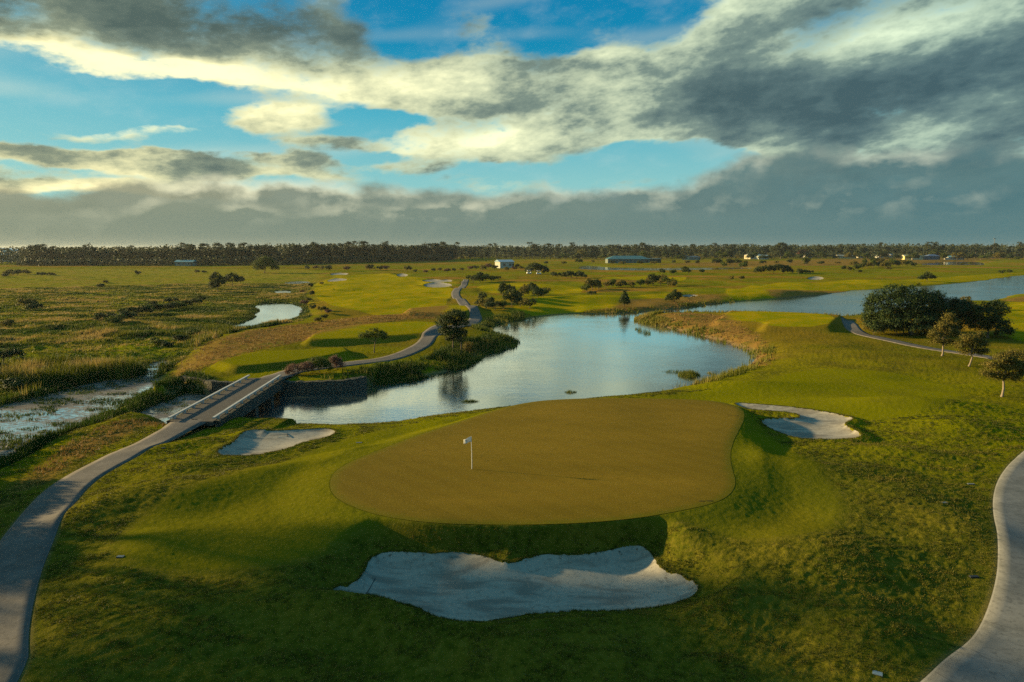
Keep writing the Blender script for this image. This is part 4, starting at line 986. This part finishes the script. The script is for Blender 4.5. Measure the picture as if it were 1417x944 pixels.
def scatter(n, r0, r1, a0, a1, seed, p=1.):
    rng = np.random.default_rng(seed)
    r = (r0**p+(r1**p-r0**p)*rng.random(n))**(1/p); a = R(a0)+(R(a1)-R(a0))*rng.random(n)
    return r*np.sin(a), r*np.cos(a), rng
x, y, rng = scatter(210000, 18, 75, -41, 41, 71, .9)
hh, at = Hfun(x, y, True)
k = (at['rough'] > .6) & (at['sand'] < .5) & (at['pd'] > .12) & (at['wd'] > .3)
k &= (fbm(x/1.1, y/.8, 77, 3)+rng.random(len(x))*.8) > .25
x, y, hh = x[k], y[k], hh[k]; dd = np.hypot(x, y)
blades('rough_grass', x, y, hh, .05+.06*ss(-.4,.6,fbm(x/1.1, y/.8, 77, 3))+dd*.0004, .016+dd*.0006, .45+.55*fbm(x/3, y/3, 78, 3), M['rough_grass'], 5, 1.2, .10, 2)
# lips of turf round the bunkers
bx, by = [], []
for b in BUNK[:3]:
    p = b['p']; q = np.roll(p, -1, 0)
    for a_, b_ in zip(p, q):
        n = max(1, int(np.linalg.norm(b_-a_)/.01)); t_ = RNG.random(n)[:, None]; s_ = a_+(b_-a_)*t_; nv = np.array([(b_-a_)[1], -(b_-a_)[0]]); nv /= np.linalg.norm(nv)+1e-9
        s_ = s_+nv*RNG.uniform(-.12, .12, n)[:, None]; bx += list(s_[:, 0]); by += list(s_[:, 1])
bx, by = np.array(bx), np.array(by); hh, at = Hfun(bx, by, True); k = at['sand'] < .5
blades('bunker_edge_grass', bx[k], by[k], hh[k], np.full(k.sum(), .10), .02, .3+.3*RNG.random(k.sum()), M['rough_grass'], 5, 1.5, .05, 3)

# marsh growth
x, y, rng = scatter(150000, 52, 330, -43, -14, 81, .55)
hh, at = Hfun(x, y, True)
zone = fbm(x/14, y/10, 82, 3)
k = (at['marsh'] > .5) & (at['wd'] > -.25) & (at['pd'] > .8) & ((zone+rng.random(len(x))*.9) > .05)
x, y, hh, zone, wd = x[k], y[k], hh[k], zone[k], at['wd'][k]; dd = np.hypot(x, y)
tallz = ss(-.1, .35, fbm(x/22, y/14, 84, 3))*ss(190, 110, dd)
hgt = (.35+1.15*tallz)*(1+.4*zone)
tint = np.clip(.55+.85*fbm(x/9, y/6, 85, 3)+.25*tallz-.5*ss(3, 0, wd), 0, 1)
g_ = (fbm(x/13, y/7, 86, 3) > .04) & (tallz < .75)
tint = np.clip(tint+.9*fbm(x/5, y/3.5, 87, 3), 0, 1); hgt = hgt*(1+.9*np.maximum(0, fbm(x/4, y/3, 88, 3)))
for nm_, k_, m_ in (('marsh_reeds', ~g_, M['reeds']), ('marsh_grass', g_, M['reed_green'])):
    blades(nm_, x[k_], y[k_], np.maximum(hh[k_], -.05), hgt[k_]*(1. if m_ is M['reeds'] else .75), .03+dd[k_]*.0011, tint[k_], m_, 5, .55, .35, 4)
# shore reeds round the lake and creek
def shore(name, n, r0, r1, a0, a1, lo, hi, thr, hmin, hmax, m_, seed, tintb=.3, box=None, notnear=True):
    x, y, rng = scatter(n, r0, r1, a0, a1, seed, .6)
    hh, at = Hfun(x, y, True)
    k = (at['wd'] > lo) & (at['wd'] < hi) & (at['pd'] > .6) & (at['mown'] > .2) & (at['green'] > 2) & ((fbm(x/5, y/4, seed+3, 3)+rng.random(len(x))*.5) > thr)
    if box is not None: k &= (sdf(x, y, chaikin(box, 1), 10) < 0)
    k &= ~((np.abs(x+27.5) < 4) & (y > 55) & (y < 77))
    x, y, hh = x[k], y[k], hh[k]; dd = np.hypot(x, y)
    blades(name, x, y, np.maximum(hh, -.1), hmin+(hmax-hmin)*rng.random(len(x)), .02+dd*.0009, tintb+.5*fbm(x/6, y/6, seed+5, 3), m_, 5, .5, .25, seed)
shore('shore_reeds', 70000, 80, 230, -16, 38, -.9, 2.8, .25, .3, 1.0, M['reeds'], 91, .45)
shore('bank_reeds', 60000, 78, 180, -16, 1, -1.2, 5, .22, .25, .95, M['reed_green'], 92, .35, PP([(560,530),(600,522),(640,510),(655,500),(690,490),(715,480),(715,468),(690,462),(670,456),(690,446),(730,442),(740,436),(690,438),(655,440),(640,455),(650,470),(630,485),(590,500),(500,512),(500,530)],.3))
shore('creek_reeds', 50000, 50, 120, -43, -20, -.8, 2.0, .0, .3, .9, M['reed_green'], 93, .3, PP([(-40,680),(40,640),(140,590),(240,548),(285,545),(300,535),(260,528),(210,535),(120,585),(60,608),(0,636),(-60,660)],.2))
shore('spit_reeds', 30000, 120, 170, 8, 24, -1.3, 3, .05, .4, 1.2, M['reeds'], 94, .55, PP([(875,448),(880,438),(930,434),(990,434),(990,440),(930,444),(930,452),(900,452)],.1))
x, y, rng = scatter(60000, 45, 110, -43, -18, 120, .6)
dc = sdf(x, y, WATERS[1], 12); k = (dc < -.2) & (dc > -11) & (fbm(x/2.6+y/6, y/1.5, 121, 3)+rng.random(len(x))*.35 > .33)
x, y = x[k], y[k]
blades('creek_weed', x, y, np.full(len(x), -.03), .06+.3*rng.random(len(x))**2, .05+.0006*y, .35+.5*fbm(x/4, y/4, 122, 2), M['reed_green'], 5, .8, .3, 123)
def patch_reeds(name, X, Y, rx, ry, n, h, m_, seed, tintb):
    rng = np.random.default_rng(seed); cx, cy = P(X, Y, 0); dep = cy; a = rng.random(n)*6.28; r = np.sqrt(rng.random(n))
    sx = rx*dep/FPX; sy = ry/945*(cy*cy)/16.6
    x = cx+np.cos(a)*r*sx; y = cy+np.sin(a)*r*sy
    k = (fbm(x/1.2, y/2, seed, 2)+rng.random(n)*.6) > .15; x, y, r = x[k], y[k], r[k]
    blades(name, x, y, np.full(len(x), -.05), h*(1.1-.6*r)*rng.uniform(.6,1.1,len(x)), .05, tintb+.3*rng.normal(size=len(x)), m_, 4, .5, .2, seed)
patch_reeds('lake_reeds', 955, 520, 16, 4, 700, 1.0, M['reed_green'], 95, .75)
patch_reeds('lake_reeds', 935, 515, 20, 2.5, 120, .5, M['reed_green'], 96, .4)
patch_reeds('lake_reeds', 890, 459, 8, 5, 160, 1.2, M['reed_green'], 97, .4)
patch_reeds('lake_reeds', 918, 457, 10, 4, 90, .8, M['reed_green'], 98, .4)
patch_reeds('lake_reeds', 1000, 517, 22, 3, 160, .6, M['reeds'], 99, .4)
patch_reeds('lake_reeds', 790, 543, 7, 1.5, 120, .5, M['reed_green'], 100, .6)
patch_reeds('lake_reeds', 650, 556, 12, 1.2, 120, .5, M['reed_green'], 103, .3)
# dry grass on the right shore and the field strips
x, y, rng = scatter(70000, 55, 210, -42, 30, 104, .7)
dm = np.full(x.shape, 20.)
for pl in DRY: dm = np.minimum(dm, sdf(x, y, pl, 20))
k = (dm < .5); x, y = x[k], y[k]
hh, at = Hfun(x, y, True); k = (at['wd'] > .1) & (at['pd'] > .5) & (at['mown'] > .3) & ((fbm(x/2.5, y/2, 105, 3)+rng.random(len(x))*.6) > .1)
x, y, hh = x[k], y[k], hh[k]; dd = np.hypot(x, y)
blades('dry_grass', x, y, hh, .14+.22*rng.random(len(x)), .02+dd*.0008, .45+.6*fbm(x/5, y/4, 106, 3), M['straw'], 5, .8, .2, 6)
# ================================================================== BUILT THINGS
def build_bridge():
    L0, L1 = np.array((-29.0, 56.4)), np.array((-29.65, 75.9)); R0, R1 = np.array((-25.35, 56.4)), np.array((-26.25, 75.9))
    o = empty('footbridge', (-27.5, 66, 0)); off = np.array((-27.5, 66, 0))
    tag(o, 'narrow cart bridge with low timber kerb rails and stone sides over the creek', 'bridge')
    d = MB(); n = 24
    V = []
    for i in range(n+1):
        t = i/n; l = L0+(L1-L0)*t; r = R0+(R1-R0)*t
        for w in (0, 1): 
            p = l*(1-w)+r*w
            V += [(p[0], p[1], 1.99), (p[0], p[1], 1.62)]
    V = np.array(V)-off; F = []
    for i in range(n):
        a = i*4; b = a+4
        F += [(a, a+2, b+2, b), (a+1, b+1, b+3, a+3), (a, b, b+1, a+1), (a+2, a+3, b+3, b+2)]
    F += [(0, 1, 3, 2), (n*4, n*4+2, n*4+3, n*4+1)]
    d.add(V, F); dk = d.build('deck', M['path'], o)
    me = dk.data
    a = me.attributes.new('side', 'FLOAT', 'POINT'); 
    for (A, B, s) in ((L0, L1, -1), (R0, R1, 1)):
        u = (B-A)/np.linalg.norm(B-A); nv = np.array((u[1], -u[0]))*s; Ln = np.linalg.norm(B-A); rz = math.atan2(u[1], u[0])
        c = (A+B)/2
        sw = MB(); cc = c+nv*.22
        sw.box((cc[0]-off[0], cc[1]-off[1], 1.42), (Ln-.6, .38, 1.1), rz); sw.build('side_wall', M['stone'], o)
        rl = MB(); cc = c+nv*.06
        rl.box((cc[0]-off[0], cc[1]-off[1], 2.30), (Ln, .22, .12), rz); r_ = rl.build('rail', M['rail'], o)
        ps = MB()
        for i in range(10):
            t = (i+.5)/10; p = A+(B-A)*t+nv*.06
            ps.box((p[0]-off[0], p[1]-off[1], 2.12), (.3, .18, .26), rz)
        ps.build('rail_blocks', M['rail'], o)
    for y in (61.5, 66.5, 71.5):
        pr = MB(); pr.box((-27.5-(y-66)*.035-off[0], y-off[1], .3), (4.2, .7, 1.6)); pr.build('pier', M['stone'], o)
build_bridge()
def wall(pts, h, label, th=.75):
    pts = smooth_line(np.array(pts, float), 2); o = MB(); n = len(pts)
    l = offset_line(pts, -th/2); r = offset_line(pts, th/2); rng = np.random.default_rng(5)
    V = []
    for i in range(n):
        j = rng.uniform(-.07, .07, 4)
        V += [(*(l[i]+j[0]), -.6), (*(l[i]+j[0]), h+j[1]), (*(r[i]+j[2]), h+j[3]), (*(r[i]+j[2]), -.6)]
    F = [(i*4+k, i*4+(k+1) % 4, i*4+4+(k+1) % 4, i*4+4+k) for i in range(n-1) for k in range(3)]
    F += [(0, 3, 2, 1), ((n-1)*4, (n-1)*4+1, (n-1)*4+2, (n-1)*4+3)]
    o.add(V, F); ob = o.build('stone_wall', M['stone']); tag(ob, label, 'retaining wall'); return ob
wall([(-26.5,76.5),(-24.5,76.6),(-22.5,76.8),(-20.5,77.0),(-19.2,77.6),(-18.2,78.8),(-17.6,80)], 1.45, 'curved dark stone retaining wall below the shrub hedge right of the bridge')
wall([(-29.9,76.6),(-31.5,76.5),(-33,76.5),(-34.6,76.9),(-35.8,78.2),(-37.4,79.3),(-39.5,80.2)], 1.45, 'dark stone retaining wall left of the bridge above the creek')

# flagstick
fx, fy = P(653, 648.5, 2.6); fz = hz(fx, fy)
o = empty('flagstick', (fx, fy, fz)); tag(o, 'white flag on a thin pale pole standing in the putting green', 'flagstick')
p = MB(); p.tube([(0,0,-.1),(0,0,1.0),(-.03,0,2.16)], [.022,.02,.016], 8); p.build('pole', M['white'], o, True)
M['flag'] = None
m_, t_ = mat('flag_cloth'); pos = t_.n('TexCoord').outputs['Object']; M['flag'] = finish(m_, t_, t_.mix(t_.mr(t_.noise(pos, 5, 2), .4, .6), (.80,.78,.74), (.72,.70,.66)), .8, transl=.3)
V = []; nx, nz = 12, 6
for i in range(nx+1):
    for j in range(nz+1):
        u, v = i/nx, j/nz
        V.append((-.03-.48*u, .05*math.sin(u*7+v)*u, 2.13-.06*u-.12*u-(.34-.04*u)*v+.02*math.sin(u*6)))
F = [(i*(nz+1)+j, i*(nz+1)+j+1, (i+1)*(nz+1)+j+1, (i+1)*(nz+1)+j) for i in range(nx) for j in range(nz)]
f = MB(); f.add(V, F); fo = f.build('flag', M['flag'], o, True)
sm = fo.modifiers.new('thickness', 'SOLIDIFY'); sm.thickness = .004
lg = MB()
for dz_, w_ in ((.12,.22),(.16,.16),(.20,.20)): lg.box((-.27, -.045, 2.03-dz_+.02), (w_, .004, .014))
lg.build('printed_marks', plain('grey_print', (.35,.33,.33), .8), fo)
c = MB(); c.tube([(0,0,-.06),(0,0,.006)], [.054,.054], 14, True); c.build('cup', M['dark'], o)

def rake(X, Y, ang, label, z=1.25, L=1.5):
    x, y = P(X, Y, z); zz = hz(x, y)
    o = empty('bunker_rake', (x, y, zz+.03), ang); tag(o, label, 'rake', 'bunker rakes')
    h = MB(); h.box((0, 0, .03), (.75, .05, .04)); 
    for i in range(12): h.box((-.345+i*.0627, 0, -.02), (.014, .014, .09), 0, .6)
    h.build('head', M['dark'], o)
    s = MB(); s.tube([(0,0,.05),(.08,L*.5,.07),(.14,L,.11)], [.017,.015,.013], 7); s.build('handle', M['dark'], o, True)
rake(506, 813, 0, 'black bunker rake lying at the left end of the front bunker', 1.25)
rake(398, 602, 1.9, 'black bunker rake lying in the small left bunker', 1.6, 1.3)
rake(1095, 581.5, 1.6, 'black bunker rake lying in the right bunker beside its grass tongue', 1.6, 1.3)

def lid(X, Y, w, d, label, m_, name='valve_box', z=1.8, rz=0.):
    w, d = w*.7, d*.8
    x, y = P(X, Y, z); z0 = hz(x, y)
    o = empty(name, (x, y, z0+.0), rz); tag(o, label, 'valve box')
    b = MB(); b.box((0,0,-.05), (w, d, .14), 0, .94); b.build('box', M['dark'], o)
    l = MB(); l.box((0,0,.032), (w*.9, d*.86, .025), 0, .97); l.build('lid', m_, o)
M['blue_lid'] = plain('blue_grey_lid', (.16,.22,.26), .5)
lid(168, 785.5, .5, .25, 'pale flat valve box in the grass below the left mown slope', M['metal'])
lid(1306, 702, .55, .3, 'pale lid set in the rough left of the concrete path', M['metal'])
lid(1344, 666, .7, .22, 'low dark lid in the rough beside the concrete path bend', M['metal'])
lid(1214, 936, .5, .32, 'blue grey valve box in the foreground grass by the concrete path', M['blue_lid'], rz=-.5)
lid(1348, 796, .6, .22, 'dark flat lid in shaded rough close to the concrete path', M['dark'])
lid(226, 618, .45, .3, 'small dark lid in the grass between the cart path and small bunker', M['dark'])
lid(497, 613.5, .7, .2, 'thin pale lid in the turf right of the small left bunker', M['metal'])
def scrape(X, Y, label):
    x, y = P(X, Y, 2.6); z0 = hz(x, y)
    o = MB(); o.box((0,0,.004), (.42,.11,.02), 0, .8); ob = o.build('divot', M['divot'], None); ob.location = (x, y, z0); tag(ob, label, 'divot')
M['divot'] = plain('dark_soil', (.03,.024,.012), .95, .1)
scrape(971, 692, 'left dark divot of two on the near right edge of the green'); scrape(982, 691.5, 'right dark divot of two on the near right edge of the green')
scrape(1010, 577, 'left small dark divot at the far right edge of the green'); scrape(1019, 578, 'right small dark divot at the far right edge of the green')

# ---- buildings
def building(X, Y, w, d, h, label, wallc, roofc, roof='gable', rz=0., z=1.2, dist=None, nwin=3, rh=None, cat='house', name='house', door=True):
    x, y = P(X, Y, z)
    o = empty(name, (x, y, hz(x, y) if y < 1400 else 1.), rz); tag(o, label, cat)
    wm = plain('painted_wall', wallc, .8, .15, .12, .5); rm = plain('roof_sheet', roofc, .5, .3, .15, .4)
    b = MB(); b.box((0,0,h/2-.2), (w,d,h+.4)); b.build('wall', wm, o)
    r = MB(); rh = rh or h*.45; e = .5
    if roof == 'gable':
        a, c = w/2+e, d/2+e
        V = [(-a,-c,h),(a,-c,h),(a,c,h),(-a,c,h),(-a,0,h+rh),(a,0,h+rh)]
        r.add(V, [(0,1,5,4),(2,3,4,5)]); r.add(V, [(0,4,3),(1,2,5)]); r.add([(v[0],v[1],v[2]-.08) for v in V[:4]], [(0,3,2,1)])
    elif roof == 'hip':
        a, c = w/2+e, d/2+e; k = max(0, a-c)
        V = [(-a,-c,h),(a,-c,h),(a,c,h),(-a,c,h),(-k,0,h+rh),(k,0,h+rh)]
        r.add(V, [(0,1,5,4),(2,3,4,5)]); r.add(V, [(0,4,3),(1,2,5)]); r.add([(v[0],v[1],v[2]-.08) for v in V[:4]], [(0,3,2,1)])
    elif roof == 'arch':
        n = 14; V = []
        for i in range(n+1):
            t = math.pi*i/n; V += [(-math.cos(t)*(w/2+e), -d/2-e, h+math.sin(t)*rh), (-math.cos(t)*(w/2+e), d/2+e, h+math.sin(t)*rh)]
        r.add(V, [(i*2, i*2+2, i*2+3, i*2+1) for i in range(n)])
        for s in (0, 1):
            VV = [V[i*2+s] for i in range(n+1)]+[(0, V[s][1], h)]
            r.add(VV, [(i, i+1, n+1) if s == 0 else (i+1, i, n+1) for i in range(n)])
    else: r.box((0,0,h+.15), (w+e,d+e,.3))
    r.build('roof', rm, o)
    for i in range(nwin):
        wn = MB(); wn.box(((i+.5)/nwin*w*.86-w*.43+(w*.02), -d/2-.03, h*.55), (min(1.8, w/nwin*.55), .08, h*.35)); f_ = wn.build('window', M['glass'], o)
    if door:
        dr = MB(); dr.box((w*.44, -d/2-.04, h*.36), (1.2, .1, h*.72)); dr.build('door', M['dark'], o)
M['glass'] = plain('window_glass', (.05,.06,.07), .15, .6, .1)
CR = (.42,.37,.26); WH = (.48,.46,.40); TE = (.10,.20,.20)
building(698, 371, 11, 12, 4.6, 'pale blue grey shed with low curved roof beyond the fairway shrubs', (.42,.40,.34), (.24,.34,.40), 'gable', .35, 1.2, nwin=2, name='shed', cat='shed', rh=1.6)
building(258, 368, 15, 9, 3.4, 'teal roofed shed half hidden at the foot of the western forest', (.22,.24,.2), (.14,.28,.30), 'gable', 0, name='shed', cat='shed')
building(2, 362, 42, 22, 7., 'large building with white arched roof at the far left edge', (.35,.33,.28), (.85,.83,.76), 'arch', .2, rh=8, nwin=4, name='hall', cat='hall')
building(868, 364, 42, 14, 4., 'long low teal roofed clubhouse beyond the far pond', (.16,.18,.15), (.07,.17,.17), 'hip', .05, nwin=10, name='clubhouse', cat='clubhouse', rh=3.2)
building(901, 364, 18, 10, 4.2, 'dark green shed with pale roof edge right of the teal clubhouse', (.05,.07,.05), (.32,.36,.33), 'flat', 0, nwin=2, name='shed', cat='shed')
building(949, 359.5, 11, 9, 4, 'small cream gabled house with dark roof right of the far pond', CR, (.10,.11,.12), 'gable', 1.3, nwin=1)
building(960, 359.5, 14, 10, 3.6, 'low dark roofed house joined behind the small cream gable', (.30,.28,.24), (.07,.09,.10), 'hip', 0, nwin=3)
building(1042, 358.5, 20, 12, 5.5, 'bright cream house with pale roof left of the tall lone gum', (.52,.43,.29), (.40,.37,.3), 'hip', .4, nwin=3)
building(1055, 359, 13, 10, 4, 'pale house tucked just left of the tall lone gum', (.5,.5,.42), (.25,.3,.28), 'gable', 0, nwin=2)
building(1117, 357, 12, 9, 4.5, 'white house with grey roof just right of the dark red tree', WH, (.5,.5,.46), 'gable', .5, nwin=2)
building(1170, 357.5, 26, 10, 3.6, 'long low cream building above the eastern thicket', (.48,.40,.26), (.42,.38,.28), 'gable', 0, nwin=6)
building(1187, 357, 12, 10, 5.2, 'cream house with raised pale gable above the eastern thicket', (.52,.46,.34), (.45,.42,.34), 'gable', .5, nwin=2)
building(1219, 357, 13, 9, 4, 'white cottage in the middle of the eastern row of houses', WH, (.6,.58,.5), 'hip', .1, nwin=2)
building(1231, 357, 10, 9, 4.2, 'white gabled cottage with bare wall in the eastern row', WH, (.45,.42,.36), 'gable', .7, nwin=1)
building(1254, 359.5, 9, 8, 4.2, 'yellow cream cottage left of the big cream block', (.75,.60,.25), (.6,.55,.35), 'gable', 0, nwin=1)
building(1266, 359.5, 17, 11, 5.6, 'big bright cream block of the eastern houses', (.56,.48,.30), (.46,.40,.27), 'flat', .15, nwin=3)
building(1289, 359.5, 15, 10, 4.8, 'dark blue house with peaked roof right of the cream block', (.12,.15,.2), (.10,.13,.20), 'hip', 0, nwin=3)
building(1320, 359.5, 20, 9, 3.4, 'low house with pale turquoise roof right of the eastern row', WH, (.20,.38,.40), 'gable', 0, nwin=5)
building(1370, 352, 22, 10, 3, 'distant white roof showing over trees near the mast', WH, (.5,.48,.42), 'gable', 0, nwin=0, door=False)
def mast(X, Y, h, label, name='mast'):
    x, y = P(X, Y, 1.2); o = empty(name, (x, y, 1.)); tag(o, label, 'mast')
    m_ = MB(); m_.tube([(0,0,0),(0,0,h*.5),(0,0,h)], [.55,.45,.3], 8); m_.build('pole', M['metal'], o, True)
    a = MB(); a.box((0,0,h-.4), (3.,1.4,.9)); a.box((0,0,h*.72), (1.8,.5,.35)); a.build('antenna_head', M['metal'], o)
mast(1374, 357, 29, 'tall grey mast rising above the eastern trees')
# small white things on the far course
def buggy(X, Y, label, rz):
    x, y = P(X, Y, 1.4); o = empty('golf_cart', (x, y, hz(x, y)), rz); tag(o, label, 'golf cart', 'golf carts')
    s = 1.15
    b = MB(); b.box((0,0,.55*s), (2.3*s,1.15*s,.38*s), 0, .92); b.box((-.85*s,0,.85*s), (.5*s,1.1*s,.35*s)); b.box((.95*s,0,.8*s), (.35*s,1.05*s,.35*s), 0, .8); b.build('body', M['white'], o)
    st = MB(); st.box((-.25*s,0,.92*s), (.55*s,1.05*s,.16*s)); st.box((-.5*s,0,1.15*s), (.12*s,1.05*s,.4*s)); st.build('seat', M['dark'], o)
    r = MB(); r.box((0,0,1.85*s), (1.9*s,1.2*s,.1*s), 0, .95)
    for px_ in (-.75,.75):
        for py_ in (-.5,.5): r.tube([(px_*s,py_*s,.7*s),(px_*.9*s,py_*s,1.85*s)], [.03,.03], 5)
    r.build('roof', M['white'], o)
    for px_ in (-.75,.75):
        for py_ in (-.55,.55):
            w = MB(); w.tube([(px_*s,py_*s-.1,.25*s),(px_*s,py_*s+.1,.25*s)], [.25*s,.25*s], 12); w.build('wheel', M['dark'], o, True)
buggy(732, 379.5, 'white golf cart at the left foot of the broad dark tree', .3); buggy(745.5, 380, 'white golf cart at the right foot of the broad dark tree', .1)

hb = MB(); hb.box((0, 0, 15.), (19000, 19000, 36.)); ho = hb.build('haze', None); tag(ho, kind='stuff')
hm = bpy.data.materials.new('haze'); hm.use_nodes = True; t = NT(hm.node_tree)
pv = t.n('VolumePrincipled', i={'Color': (.80,.84,.84,1), 'Density': HAZE, 'Anisotropy': .3}); t.t.links.new(pv.outputs[0], t.n('OutputMaterial').inputs['Volume'])
ho.data.materials.append(hm); ho.display_type = 'WIRE'
SC.cycles.volume_bounces = 0
